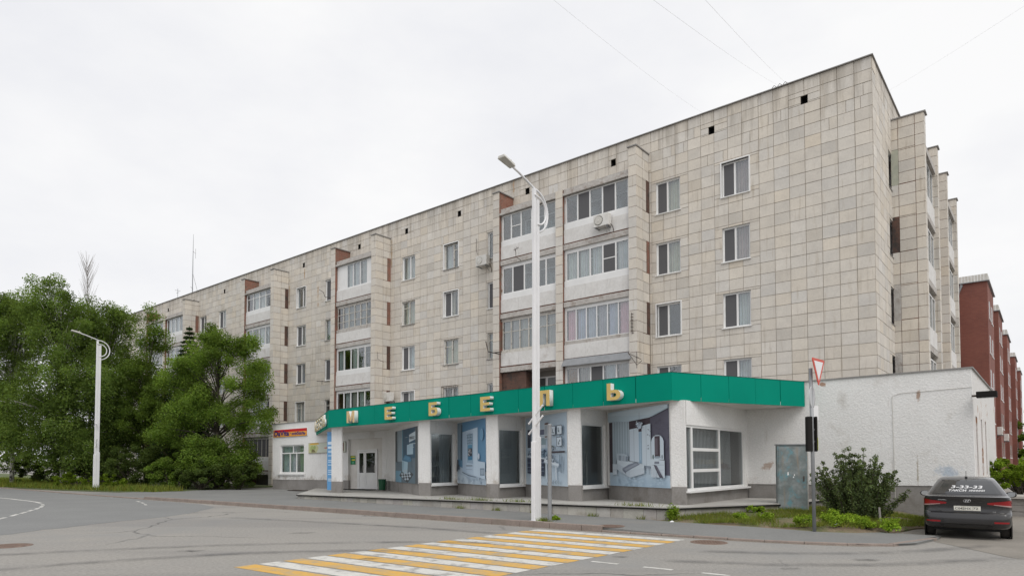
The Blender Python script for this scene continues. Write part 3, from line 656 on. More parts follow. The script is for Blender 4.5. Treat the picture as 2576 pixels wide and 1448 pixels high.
for a, b in ((13.0, 13.42), (57.14, 57.56)):
    MB().bs(a+.022, b-.022, -1.15, .02, 0, 15.0).build('loggia_divider', M['brick'], blk)
    for r in tile_rects(a, b, 0, ROOF, [], ztop=ROOF):
        z1 = min(r[3], 15.0)
        if z1-r[2] > .05: stuff.bs(r[0]+.004, r[1]-.004, -1.172, -1.15, r[2]+GAP/2, z1-GAP/2, c=tint(), skip='k')
# fins of the end wall: near face towards the street, protruding 1.2 m
SF = []
so = S0-1.2
for u_, v_ in ((2239.8, 292), (2361, 376), (2382, 436), (2408, 500)): SF.append(u_)
t_f1 = side(2239.8, 292, S0)[0]; t_f1b = side(2361, 376, so)[0]; t_f2 = side(2382, 436, so)[0]; t_f2b = side(2408, 500, so)[0]
side_fins = [(t_f1, t_f1+.42, True), (t_f1b-.42, t_f1b, False), (t_f2, t_f2+.42, True), (t_f2b-.42, t_f2b, False)]
for (ta, tb, near) in side_fins:
    MB().box(X0, X0+1.2-.022, ta+.022, tb-.022, 3.5, FIN_TOP).build('end_wall_fin', M['brick'], blk)
    nh = [(0, .27, FL[f]-1.32, FL[f]+.15) for f in range(4)] if near else []
    for r in tile_rects(0.0, 1.2, 3.5, ROOF, nh, off=.33, ztop=ROOF):
        z1 = min(r[3], FIN_TOP)
        if z1-r[2] > .05: stuff.box(X0+r[0]+GAP/2, X0+r[1]-GAP/2, ta, ta+.022, r[2]+GAP/2, z1-GAP/2, c=tint())
    for r in tile_rects(ta, tb, 3.5, ROOF, [], ztop=ROOF):
        z1 = min(r[3], FIN_TOP)
        if z1-r[2] > .05: stuff.box(X0+1.2-.022, X0+1.2, r[0]+.004, r[1]-.004, r[2]+GAP/2, z1-GAP/2, c=tint())
    for k_, (n0, n1, z0_, z1_) in enumerate(nh):
        MB().box(X0+n0+.01, X0+n1-.0, ta+.008, ta+.03, z0_, z1_).build('niche', M[('niche_panel', 'brick_dark', 'slab', 'slab')[k_]], blk)
    MB().box(X0, X0+1.26, ta-.04, tb+.04, FIN_TOP, FIN_TOP+.05).build('fin_coping', M['coping'], blk)
o = stuff.build('tile_cladding', M['tile'], blk); o['kind'] = 'stuff'
# ---------------------------------------------------------------- windows
wc = {}
def wmesh(key, fn):
    if key not in wc: wc[key] = fn()
    return wc[key]
def place(name, me, parent, loc, rz=0):
    o = bpy.data.objects.new(name, me); col.objects.link(o); o.parent = parent; o.location = loc; o.rotation_euler = (0, 0, rz); return o
def frame_mesh(w, h, cuts, rows, fw, fmat, dep=.06, transom_in=None):
    m = MB(); m.box(0, w, 0, dep, 0, fw).box(0, w, 0, dep, h-fw, h).box(0, fw, 0, dep, fw, h-fw).box(w-fw, w, 0, dep, fw, h-fw)
    for c in cuts: m.box(c-fw*.62, c+fw*.62, -.004, dep-.004, fw, h-fw)
    for r in rows: m.box(fw, w-fw, .002, dep-.008, r-fw*.4, r+fw*.4)
    if transom_in:
        for (x0, x1, z) in transom_in: m.box(x0, x1, .001, dep-.006, z-.022, z+.022)
    return m.mesh('frame', fmat)
def pane_mesh(w, h, g='glass'):
    return wmesh(('pane', round(w, 3), round(h, 3), g), lambda: MB().box(0, w, 0, .008, 0, h).mesh('pane', M[g]))
def curtain_mesh(w, h, c, folds=9, key=None):
    def f():
        m = MB(); n = folds*4
        for i in range(n):
            x0, x1 = w*i/n, w*(i+1)/n; y0, y1 = .03*math.sin(i*math.pi/2+.4), .03*math.sin((i+1)*math.pi/2+.4)
            k = .86+.2*((i//2) % 2) if isinstance(c, tuple) else 1; cc = tuple(min(1.6, x*k*random.uniform(.94, 1.05)) for x in c)
            m.face([(x0, y0, 0), (x1, y1, 0), (x1, y1, h), (x0, y0, h)], c=cc)
        return m.mesh('curtain', M['curtain'])
    return f()
def grille(w_):
    m = MB()
    for k in range(9): m.box(.02+k*.14, .035+k*.14, -.30, -.285, -.1, WH+.05)
    m.box(-.02, WW+.02, -.305, -.28, WH+.03, WH+.06).box(-.02, WW+.02, -.305, -.28, .6, .63).box(-.02, .0, -.3, -.08, WH+.03, WH+.06).box(WW, WW+.02, -.3, -.08, WH+.03, WH+.06); m.build('grille', M['dark_metal'], w_)
def reveal_mesh():
    m = MB(); y0, y1 = -.08, .16
    for q in ([(0, y0, 0), (0, y1, 0), (0, y1, WH), (0, y0, WH)], [(WW, y0, 0), (WW, y0, WH), (WW, y1, WH), (WW, y1, 0)], [(0, y0, WH), (0, y1, WH), (WW, y1, WH), (WW, y0, WH)], [(0, y0, 0), (WW, y0, 0), (WW, y1, 0), (0, y1, 0)]): m.face(q)
    return m.mesh('reveal', M['stucco'])
CUR = [(1.25, 1.25, 1.25), (1.15, 1.12, 1.05), (.8, .88, 1.05), (1.2, 1.1, .85), (.65, .6, .55), (1.0, .75, .7), (.7, .85, .65)]
def window(s, f, variant, parent=blk, y=.10):
    z0 = FL[f]-WH; x0 = -(s+WW); old = variant in (2, 3); fm = M['pvc_old'] if old else M['pvc']; fw = .065
    cut = {0: .46, 1: .58, 2: .52, 3: .62, 4: .5}[variant]*WW; cuts = [cut]; tr = None
    if variant == 2: tr = [(0, cut, WH*.72)]
    if variant == 3: tr = [(cut, WW, WH*.72)]
    me = wmesh(('wf', variant), lambda: frame_mesh(WW, WH, cuts, [], fw, fm, .07, tr))
    w_ = place('window', me, parent, (x0, y, z0))
    place('reveal', wmesh('reveal', reveal_mesh), w_, (0, 0, 0))
    k = fw*.62
    place('pane', pane_mesh(cut-fw-k, WH-2*fw), w_, (fw, .03, fw)); place('pane', pane_mesh(WW-cut-fw-k, WH-2*fw), w_, (cut+k, .03, fw))
    place('sill', wmesh(('sill', old), lambda: MB().box(-.05, WW+.05, -.155, .0, -.035, -.005).mesh('sill', M['coping' if old else 'pvc'])), w_, (0, 0, 0))
    if variant in (0, 4):
        place('mosquito_net', wmesh(('net', variant), lambda: MB().box(fw-.01, cut-k+.01, .012, .016, fw-.01, WH-fw+.01).mesh('net', M['net'])), w_, (0, 0, 0))
    r = random.random()
    if r < .85:
        c = random.choice(CUR); ci = CUR.index(c); half = random.choice((1.0, 1.0, .55)); xx = 0 if random.random() < .5 else WW*(1-half)
        place('curtain', wmesh(('cur', ci, half), lambda: curtain_mesh(WW*half-.04, WH-.05, c)), w_, (xx+.02, .22, .03))
    return w_
vspec = {(4.38, 0): 0, (4.38, 1): 0, (4.38, 2): 4, (4.38, 3): 4, (7.46, 0): 0, (7.46, 1): 0, (7.46, 2): 0, (7.46, 3): 0, (21.14, 2): 2, (24.83, 1): 2, (24.83, 0): 1}
trim_at = {(4.38, 0), (7.46, 2), (21.14, 0), (21.14, 1), (24.83, 3), (36.5, 3), (36.5, 0)}
for s in WIN_S:
    for f in storeys(s):
        w_ = window(s, f, vspec.get((s, f), random.choice((0, 1, 4, 4, 2, 3))))
        if (s, f) == (21.14, 3): grille(w_)
        if (s, f) in trim_at:
            m = MB(); m.box(-.05, 0, -.135, .1, 0, WH+.04).box(WW, WW+.05, -.135, .1, 0, WH+.04).box(0, WW, -.135, .1, WH, WH+.05); m.build('surround', M['pvc'], w_)
for f in range(4):      # end-wall windows, facing the yard
    h_ = side_holes[f]
    w_ = place('window', wmesh('swf', lambda: frame_mesh(1.3, 1.52, [.62], [], .065, M['pvc'])), blk, (X0-.1, h_[0], h_[2]), R(90))
    place('pane', pane_mesh(.5, 1.39), w_, (.065, .03, .065)); place('pane', pane_mesh(.58, 1.39), w_, (.66, .03, .065))
    place('sill', wmesh('ssill', lambda: MB().box(-.04, 1.34, -.15, 0, -.035, -.005).mesh('sill', M['coping'])), w_, (0, 0, 0))
# ---------------------------------------------------------------- loggias
def loggia(a, b, f, n=5, rows=(), fw=.06, fmat='pvc', cur=None, cuts=None, panel=(.28, 'pvc'), parapet='balcony', open_=False, darkpane=(), transom=(), solid=(), tin=False, awning=False):
    """one glazed loggia between two fins; f = storey from the top"""
    zf = 12.28-2.8*f; tS, tP, tG = -1.10, -1.06, -1.0
    L = b-a
    sl = MB().bs(a, b, tS, -.01, zf-.25, zf).build('loggia', M['slab'], blk)
    MB().bs(a, b, tP+.02, tP+.1, zf, zf+.07).build('gap_strip', M['gap_brown'], sl)  # dark strip filling the gap between slab and parapet
    pt = zf+.74
    npan = 3; 
    for k in range(npan):
        p0, p1 = a+L*k/npan, a+L*(k+1)/npan
        MB().bs(p0+.004, p1-.004, tP+random.uniform(-.006, .006), tP+.08, zf+.07, pt).build('parapet_panel', M[parapet], sl)
    if open_: return sl
    if f == 0: head = 14.66
    else: head = zf+2.42
    z0 = pt
    if panel:
        MB().bs(a+.02, b-.02, tG-.05, tG+.05, pt, pt+panel[0]).build('sill_panel', M[panel[1]], sl); z0 = pt+panel[0]
    h = head-z0; w_ = L-.16
    if cuts is None: cuts = [w_*(k+1)/n for k in range(n-1)]
    else: cuts = [w_*c for c in cuts]
    rws = [h*r for r in rows]
    ins = []
    ed = [0]+list(cuts)+[w_]
    for k in transom: ins.append((ed[k], ed[k+1], h*.5))
    fr = MB(); 
    fo = bpy.data.objects.new('window_frame', frame_mesh(w_, h, cuts, rws, fw, M[fmat], .06, ins)); col.objects.link(fo); fo.parent = sl; fo.location = (-b+.08, tG, z0)
    if f > 0: MB().bs(a, b, tG+.002, tG+.07, head, head+.13).build('head_board', M['slab' if fmat != 'pvc' else 'pvc'], sl)
    else: MB().bs(a-.01, b+.01, tS-.06, -.01, head+.02, head+.13).bs(a, b, tS+.03, tS+.14, head+.13, head+.36).bs(a, b, tS+.14, -.01, head+.13, head+.18).build('top_slab', M['slab'], sl)
    MB().bs(a, a+.08, tG, tG+.05, z0, head).bs(b-.08, b, tG, tG+.05, z0, head).build('side_filler', M['brick' if fmat == 'pvc_old' else 'stucco_old'], sl)
    for i in range(len(ed)-1):
        e0, e1 = ed[i]+fw*.6, ed[i+1]-fw*.6
        if i in solid:
            MB().box(e0, e1, .01, .03, .05, h-.05).build('solid_panel', M['pvc'], sl, (-b+.08, tG, z0)); continue
        zs = [fw]+rws+[h-fw]
        for q0, q1 in zip(zs, zs[1:]):
            g = place('pane', pane_mesh(e1-e0, q1-q0-.01), sl, (-b+.08+e0, tG+.025, z0+q0+.005))
        if cur and i < len(cur) and cur[i]:
            c = curtain_mesh(e1-e0, h-.06, cur[i], 5); place('curtain', c, sl, (-b+.08+e0, tG+.14, z0+.03))
        if i in darkpane:
            MB().box(e0-.005, e1+.005, .008, .013, fw, h-fw).build('mosquito_net', M['net'], sl, (-b+.08, tG, z0))
    if awning:
        m = MB(); zt = head+.42
        m.v += [(-b-.02, tG-.28, head+.08), (-a+.1, tG-.28, head+.08), (-a+.1, tS+.02, zt), (-b-.02, tS+.02, zt), (-b-.02, tG-.28, head+.055), (-a+.1, tG-.28, head+.055), (-a+.1, tS+.02, zt-.03), (-b-.02, tS+.02, zt-.03)]
        m.f += [(0,1,2,3),(7,6,5,4),(0,4,5,1),(1,5,6,2),(3,2,6,7),(0,3,7,4)]; m.m += [0]*6; m.c += [None]*6; m.build('awning', M['grey_metal'], sl)
    return sl
for a, b in BAYS:     # back wall of every loggia stack with its inner door and window
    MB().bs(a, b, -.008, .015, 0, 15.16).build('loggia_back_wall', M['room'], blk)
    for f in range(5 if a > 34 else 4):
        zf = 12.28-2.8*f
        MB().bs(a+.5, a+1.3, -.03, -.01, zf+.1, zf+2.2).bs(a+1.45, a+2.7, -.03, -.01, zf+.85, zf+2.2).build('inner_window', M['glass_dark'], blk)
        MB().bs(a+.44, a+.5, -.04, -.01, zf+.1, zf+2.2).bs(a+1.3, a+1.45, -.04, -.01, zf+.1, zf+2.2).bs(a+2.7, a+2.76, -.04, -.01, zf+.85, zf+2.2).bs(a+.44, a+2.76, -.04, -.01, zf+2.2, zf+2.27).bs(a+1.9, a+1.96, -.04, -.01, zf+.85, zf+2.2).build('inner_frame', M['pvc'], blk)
G1A, G1B, G2, G3, G4A, G4B = BAYS
PK, BL, WH_, LACE, WOOD = (1.45, .85, .98), (1.0, 1.0, 1.2), (1.12, 1.1, 1.08), (.82, .78, .74), (.62, .30, .10)
loggia(*G1A, 0, 5, darkpane=(1, 3)); loggia(*G1A, 1, 5, cur=[WH_, WH_, WH_, None, WH_][::1], darkpane=(3,), transom=(3,))
loggia(*G1A, 2, 6, fw=.038, cur=[PK, BL, BL, (.85, .8, .9), BL, PK], panel=(.16, 'slab')); loggia(*G1A, 3, 5, cur=[WOOD, (.8, .7, .62), None, (1, 1.05, 1.1), (.85, .68, .6)], darkpane=(2,), awning=True)
loggia(*G1B, 0, 5, cuts=(.17, .36, .56, .8), darkpane=(), transom=(1,)); loggia(*G1B, 1, 5, cuts=(.2, .42, .62, .82), darkpane=(1,))
loggia(*G1B, 2, 6, rows=(.62,), fw=.042, fmat='pvc_old', cur=[LACE]*6, panel=(.14, 'pvc_old')); loggia(*G1B, 3, open_=True)
loggia(*G2, 0, 5, cuts=(.27, .45, .65, .85), solid=(0, 4), cur=[None, WH_, WH_, (.9, .85, .85)], panel=(.05, 'pvc')); loggia(*G2, 1, 6, rows=(.33, .66), fw=.045, fmat='pvc_old', panel=(.22, 'slab'), cur=[None, (.5, .5, .52), (.5, .5, .5), (.55, .5, .5), (.5, .5, .5), None])
loggia(*G2, 2, 5, cur=[(.8, .85, .82), None, (.85, .88, .85), None, None], cuts=(.2, .4, .6, .8)); loggia(*G2, 3, 5, cur=[None, (.85, .88, .86), (.7, .65, .6), (.85, .88, .86), None])
loggia(*G3, 0, 4, rows=(.7,), cur=[None, WH_, WH_, None]); loggia(*G3, 1, 4, cur=[(.85, .9, .9), None, WH_, WH_]); loggia(*G3, 2, 4, fmat='pvc_old', fw=.05, darkpane=(0, 2)); loggia(*G3, 3, 5, fmat='pvc_old', fw=.05, rows=(.5,)); loggia(*G3, 4, 6, fmat='pvc_old', fw=.05, darkpane=(0, 1, 2, 3, 4, 5))
loggia(*G4A, 0, 4, cur=[WH_, WH_, WH_, None]); loggia(*G4A, 1, 4, cur=[None, WH_, None, None]); loggia(*G4A, 2, 5); loggia(*G4A, 3, 5, cur=[LACE]*5)
loggia(*G4B, 0, 4, cur=[None, WH_, WH_, None]); loggia(*G4B, 1, 4, cur=[WH_, WH_, None, WH_]); loggia(*G4B, 2, 5); loggia(*G4B, 3, 5)
MB().bs(G1B[0]+2.0, G1B[1]-.02, -.95, -.02, 4.6, 6.4).build('brick_pier', M['brick_dark'], blk)
# loggias between the end-wall fins
for (ta, tb) in ((t_f1+.42, t_f1b-.42), (t_f2+.42, t_f2b-.42)):
    for f in range(4):
        zf = 12.28-2.8*f
        sl = MB().box(X0, X0+1.08, ta, tb, zf-.25, zf).build('end_loggia', M['slab'], blk)
        MB().box(X0+.98, X0+1.06, ta, tb, zf+.05, zf+.8).build('parapet_panel', M['balcony'], sl)
        if f == 0: MB().box(X0, X0+1.12, ta, tb, 14.7, 14.95).build('top_slab', M['slab'], sl)
        L = tb-ta; n = 4; h = 1.5 if f else 1.55
        fo = bpy.data.objects.new('window_frame', frame_mesh(L, h, [L*k/n for k in range(1, n)], [], .055, M['pvc'])); col.objects.link(fo); fo.parent = sl; fo.location = (X0+1.0, ta, zf+.82); fo.rotation_euler = (0, 0, R(90))
        for k in range(n): place('pane', pane_mesh(L/n-.08, h-.1), sl, (X0+.97, ta+L*k/n+.04, zf+.87), R(90))
# ================================================================ the furniture shop (single-storey extension with a green canopy)
shop = ax_empty('shop_building'); tag(shop, 'low white stucco shop extension with sawtooth display front under a green canopy', 'shop')
TA, TD, AROOF = -3.0, -4.0, 4.60          # street wall beyond the canopy, door wall, roof height
AS_R, AS_L = -3.31, 33.9
def tcol(s): return -8.2+.036*(s-3.8)
def uc(x, sc, o): return (x/sc+o)*.62891
def col_s(u):
    t = -8.2
    for _ in range(6): s = fac(u, 1150, t)[0]; t = tcol(s)
    return s
COLS = [(col_s(uc(895, 3.218, 1050)), col_s(uc(1020, 3.218, 1050))), (col_s(uc(515, 2.897, 1500)), col_s(uc(638, 2.897, 1500))), (col_s(uc(1300, 2.897, 1500)), col_s(uc(1428, 2.897, 1500))), (col_s(uc(725, 2.632, 2000)), col_s(uc(857, 2.632, 2000))), (col_s(uc(758, 2.633, 2400)), col_s(uc(903, 2.633, 2400)))]
SOF = 3.70
def wall_poly(m, a, b, z0, z1, th=.18, mi=0):
    """vertical wall with outer face on a->b (outside on the right-hand side of the direction a->b seen from above is -normal)"""
    d = Vector((b[0]-a[0], b[1]-a[1], 0)); n = Vector((-d.y, d.x, 0)).normalized()*th
    m.prism([(a[0], a[1]), (b[0], b[1]), (b[0]+n.x, b[1]+n.y), (a[0]+n.x, a[1]+n.y)], z0, z1, mi)
# -- street wall and end wall
MB().box(A(3.5), A(AS_R), TA, TA+.2, 1.0, AROOF-.05).build('street_wall', M['stucco_wall'], shop)
MB().box(A(3.5), A(AS_R)-.012, TA+.025, TA+.2, -.4, 1.0).build('plinth', M['plinth'], shop)
slots = []
for u in (2461, 2473.5, 2483):
    t_ = side(u, 1100, AS_R)[0]; slots.append((t_-.28, t_+.28, 1.25, 3.15))
m = MB(); xr = A(AS_R); T_END = side(2500, 985, AS_R)[0]+1.0
grid_wall(m, TA+.2, T_END, -.4, AROOF-.05, slots, lambda m, a, b, z0, z1: m.box(xr-.2, xr, a, b, z0, z1))
m.build('end_wall', M['stucco_old'], shop)
for (a, b, z0, z1) in slots:
    MB().box(xr-.19, xr-.09, a, b, z0, z1).build('bricked_slot', M['brick'], shop)
    MB().box(xr-.05, xr+.06, a-.05, b+.05, z0-.09, z0-.01).build('slot_sill', M['stucco_old'], shop)
MB().box(A(AS_L), xr-.2, TA+.2, 0, AROOF-.2, AROOF-.06).box(A(1.0), xr-.2, 0, T_END, AROOF-.2, AROOF-.06).build('flat_roof', M['coping'], shop)
for bx_ in ((A(3.5), xr+.05, TA-.04, TA+.25), (xr-.25, xr+.05, TA+.25, T_END), (A(AS_L)-.04, A(29.0), TD-.04, TD+.25)): MB().box(*bx_, AROOF-.05, AROOF-.01).build('roof_edging', M['coping'], shop)
MB().tube([(A(-1.2), TA-.015, .6), (A(-1.2), TA-.015, 3.85), (A(-1.4), TA-.015, 3.93), (A(AS_R)+.01, TA-.015, 3.98)], .007, 6).build('wall_cable', M['plastic_grey'], shop)
# -- door wall with the ribbon of the left window
WD0, WD1, WDZ0, WDZ1 = 30.34, 33.0, 1.41, 3.17
DR = (22.92, 25.93, TZ, 3.34)
m = MB(); grid_wall(m, A(AS_L), A(22.0), 1.0, AROOF-.05, [(A(WD1), A(WD0), WDZ0, WDZ1), (A(DR[1]), A(DR[0]), 1.0, DR[3])], lambda m, a, b, z0, z1: m.box(a, b, TD, TD+.2, z0, z1)); m.build('door_wall', M['stucco'], shop)
MB().box(A(AS_L)+.01, A(DR[1])-.0, TD+.02, TD+.2, -.5, 1.0).build('plinth', M['plinth'], shop)
MB().box(A(AS_L), A(AS_L)+.2, TD+.2, 0, -.5, AROOF-.05).build('gable_wall', M['stucco'], shop)
w_ = bpy.data.objects.new('window', frame_mesh(2.66, 1.76, [], [], .07, M['pvc'])); col.objects.link(w_); w_.parent = shop; w_.location = (A(WD1), TD+.07, WDZ0)
MB().box(.07, 2.59, 0, .06, 1.22, 1.29).box(1.34, 1.42, 0, .06, 1.29, 1.69).box(.98, 1.06, 0, .06, .07, 1.22).box(1.70, 1.78, 0, .06, .07, 1.22).build('mullion', M['pvc'], w_)
for x0, x1, z0, z1 in ((.07, .98, .07, 1.22), (1.06, 1.70, .07, 1.22), (1.78, 2.59, .07, 1.22), (.07, 1.34, 1.29, 1.69), (1.42, 2.59, 1.29, 1.69)): MB().box(x0, x1, .03, .04, z0, z1).build('pane', M['glass'], w_)
MB().box(-.2, 2.75, -.16, .0, -.12, -.03).build('sill', M['pvc'], w_)
place('curtain', curtain_mesh(1.0, 1.6, (1.0, 1.12, 1.05), 8), w_, (.1, .16, .05)); place('curtain', curtain_mesh(.45, 1.5, (1.4, 1.4, 1.4), 5), w_, (1.15, .14, .05)); place('curtain', curtain_mesh(.5, 1.6, (.8, .95, .7), 5), w_, (1.9, .16, .05))
# -- door in its recess
MB().box(A(DR[1]), A(DR[0]), TD+.16, TD+.3, .45, DR[3]).build('recess_wall', M['plinth' if False else 'soffit'], shop)
D0, D1 = 25.22, 23.48; DZ0, DZ1 = TZ+.02, 2.72
dr = MB(); dr.box(A(D0), A(D1), TD+.10, TD+.16, DZ1-.07, DZ1).box(A(D0), A(D0)+.07, TD+.10, TD+.16, DZ0, DZ1-.07).box(A(D1)-.07, A(D1), TD+.10, TD+.16, DZ0, DZ1-.07)
door = dr.build('door', M['pvc'], shop)
def leaf(w, x, y, rz, name='leaf'):
    m = MB(); h = DZ1-DZ0-.09; fwd = .11
    m.box(0, w, 0, .06, 0, .12).box(0, w, 0, .06, h-fwd, h).box(0, fwd, 0, .06, .12, h-fwd).box(w-fwd, w, 0, .06, .12, h-fwd).box(fwd, w-fwd, 0, .06, .80, .90).box(fwd, w-fwd, .015, .045, .12, .80)
    o = m.build(name, M['pvc'], door, (x, y, DZ0+.01), rz)
    m2 = MB(); m2.box(fwd, w-fwd, .028, .036, .90, h-fwd); pn = m2.build('leaf_pane', M['glass_dark'], door, (x, y, DZ0+.01), rz)
    m3 = MB(); m3.tube([(w-.07, -.03, .95), (w-.07, -.06, 1.0), (w-.07, -.06, 1.28), (w-.07, -.03, 1.33)], .014, 6); m3.build('handle', M['plastic_grey'], door, (x, y, DZ0+.01), rz)
leaf(.60, A(D0)+.07, TD+.1, 0); leaf(.99, A(D0)+.68, TD+.1, 0)
MB().box(A(D0)+.07, A(D1)-.07, TD+.145, TD+.155, DZ0, DZ1-.07).build('dark_interior', M['black'], door)
MB().box(A(25.6), A(23.1), TD-.75, TD-.03, TZ+.004, TZ+.03).build('door_mat', M['bitumen'], shop)
# -- columns
for i, (sl_, sr_) in enumerate(COLS):
    t0 = tcol((sl_+sr_)/2); c = MB().box(A(sl_), A(sr_), t0, t0+.07, 1.05, SOF).build('column', M['stucco'], shop)
    MB().box(A(sl_)-.0, A(sr_)+.012, t0-.012, t0+.09, TZ, 1.05).build('column_base', M['plinth'], c)
# fluorescent tubes burning inside the shop
M['tube_lit'] = nodes_of('lit_fluorescent_tube')[0]
_b = M['tube_lit'].node_tree.nodes['Principled BSDF']; _b.inputs['Emission Color'].default_value = (.95, .98, 1, 1); _b.inputs['Emission Strength'].default_value = 6.0
# -- sawtooth: poster wall (diagonal) and display window (square to the street)
back = {1: None}
posters = []
def diag(a, b, name='poster_wall', pl=True):
    m = MB(); wall_poly(m, a, b, 1.0, SOF); m.build(name, M['soffit' if not pl else 'stucco'], shop)
    d = Vector((b[0]-a[0], b[1]-a[1], 0)).normalized(); n = Vector((-d.y, d.x, 0))*.02
    m = MB(); wall_poly(m, (a[0]+n.x, a[1]+n.y), (b[0]+n.x, b[1]+n.y), TZ-.02, 1.0); m.build('plinth', M['plinth'], shop)
ds = (A(22.6), TD+.02); e0 = (A(COLS[1][0]), tcol(COLS[1][0])+.02)
diag(ds, e0)
for i, ub in ((1, 1150.), (2, 1321.), (3, 1530.)):
    sr_ = COLS[i][1]; t0 = tcol(sr_); tb = side(ub, 1200, sr_)[0]; back[i] = tb
    a = (A(sr_), tb); b = (A(COLS[i+1][0]), tcol(COLS[i+1][0])+.02); diag(a, b); posters.append((a, b))
    # display window wall facing along the street
    x = A(sr_); y0 = t0+.1; y1 = tb-.02; wz0, wz1 = .97, 3.20
    MB().box(x-.2, x-.02, y0, y1+.1, wz1, SOF).box(x-.2, x-.02, y1-.10, y1+.1, wz0, wz1).build('window_lintel', M['stucco'], shop)
    MB().box(x-.3, x-.05, y0, tb+.3, TZ-.02, wz0-.06).build('plinth', M['plinth'], shop)
    L = y1-.1-y0; w_ = bpy.data.objects.new('display_window', frame_mesh(L, wz1-wz0, [], [], .07, M['pvc'], .08)); col.objects.link(w_); w_.parent = shop; w_.location = (x-.07, y0, wz0); w_.rotation_euler = (0, 0, R(90))
    MB().box(.07, L-.07, .03, .045, .07, wz1-wz0-.07).build('pane', M['glass_dark'], w_)
    MB().box(-.02, L+.12, -.13, .02, -.06, 0).build('sill', M['pvc'], w_)
    if i in (2, 1):
        m = MB()
        for k in range(int(L/.1) if i == 2 else int((L-.8)/.1)): m.box((.05 if i == 2 else .75)+k*.1, (.05 if i == 2 else .75)+k*.1+.06, .20, .205, .05, wz1-wz0-.05)
        m.build('vertical_blind', M['blind'], w_)
    MB().box(x-1.75, x-1.65, t0+1.05, -3.4, TZ, SOF).build('partition', M['shop_room'], shop)
    MB().box(x-1.35, x-1.30, t0+1.3, t0+2.6, 3.38, 3.44).build('ceiling_lamp', M['tube_lit'], shop)
# -- big display window square to the street at the end of the canopy
xw = A(3.5); tc5 = tcol(COLS[4][1]); wy0, wy1, wz0, wz1 = tc5+.04, -3.30, .92, 2.95
m = MB(); m.box(xw-.2, xw, tc5+.1, TA+.0, wz1, SOF).box(xw-.2, xw, wy1, TA+.0, wz0, wz1); m.build('window_wall', M['stucco'], shop)
MB().box(xw-.2, xw-.025, tc5+.05, TA+.03, TZ-.02, wz0).build('plinth', M['plinth'], shop)
L = wy1-wy0; w_ = bpy.data.objects.new('display_window', frame_mesh(L, wz1-wz0, [], [], .075, M['pvc'], .09)); col.objects.link(w_); w_.parent = shop; w_.location = (xw-.03, wy0, wz0); w_.rotation_euler = (0, 0, R(90))
def tw(x, s=3.5): return side(uc(x, 2.633, 2400), 1180, s)[0]-wy0
mA, mB_ = tw(988), tw(1278)
zA, zB = .62, 1.28
MB().box(mA-.06, mA+.06, -.004, .085, .075, wz1-wz0-.075).box(mB_-.055, mB_+.055, -.004, .085, .075, wz1-wz0-.075).box(mA+.06, mB_-.055, 0, .08, zA-.05, zA+.05).box(mA+.06, mB_-.055, 0, .08, zB-.05, zB+.05).build('mullion', M['pvc'], w_)
H_ = wz1-wz0
for x0, x1, z0, z1 in ((.075, mA-.06, .075, H_-.075), (mB_+.055, L-.075, .075, H_-.075), (mA+.06, mB_-.055, .075, zA-.05), (mA+.06, mB_-.055, zA+.05, zB-.05), (mA+.06, mB_-.055, zB+.05, H_-.075)):
    MB().box(x0, x1, .035, .047, z0, z1).build('pane', M['glass_dark'], w_)
MB().box(-.02, L+.22, -.17, .02, -.055, 0).build('sill', M['pvc'], w_)
m = MB()
for k in range(int(L*.86/.11)): m.box(.05+k*.11, .05+k*.11+.055, .22, .226, .04, H_-.05)
m.build('vertical_blind', M['blind'], w_)
MB().box(mB_+.1, L-.7, .5, .9, .82, .98, ).build('display_shelf', M['gold_pale'], w_)
# shop interior: floor, back wall, ceiling keep the inside dim
MB().box(A(22.5), xw-.25, -1.6, -1.5, TZ, SOF).box(A(22.5), xw-.25, -8.0, -1.6, TZ-.06, TZ-.03).box(A(22.0), A(21.9), TD+.3, -1.6, TZ, SOF).build('interior_wall', M['shop_room'], shop)
for i, kx in ((1, .5), (3, .5)):
    sr_ = COLS[i][1]; t0 = tcol(sr_)
    m = MB()
    for z in (1.3, 1.75, 2.2): m.box(A(sr_)-1.1, A(sr_)-.7, t0+.75, t0+1.5, z, z+.03)
    m.box(A(sr_)-1.1, A(sr_)-1.06, t0+.75, t0+.79, TZ, 2.3).box(A(sr_)-1.1, A(sr_)-1.06, t0+1.46, t0+1.5, TZ, 2.3).box(A(sr_)-.74, A(sr_)-.7, t0+.75, t0+.79, TZ, 2.3).box(A(sr_)-.74, A(sr_)-.7, t0+1.46, t0+1.5, TZ, 2.3)
    m.box(A(sr_)-1.0, A(sr_)-.85, t0+.9, t0+1.1, 1.33, 1.52).box(A(sr_)-.95, A(sr_)-.8, t0+1.2, t0+1.4, 1.78, 1.93)
    m.build('display_shelf', M['plastic_grey'], shop)
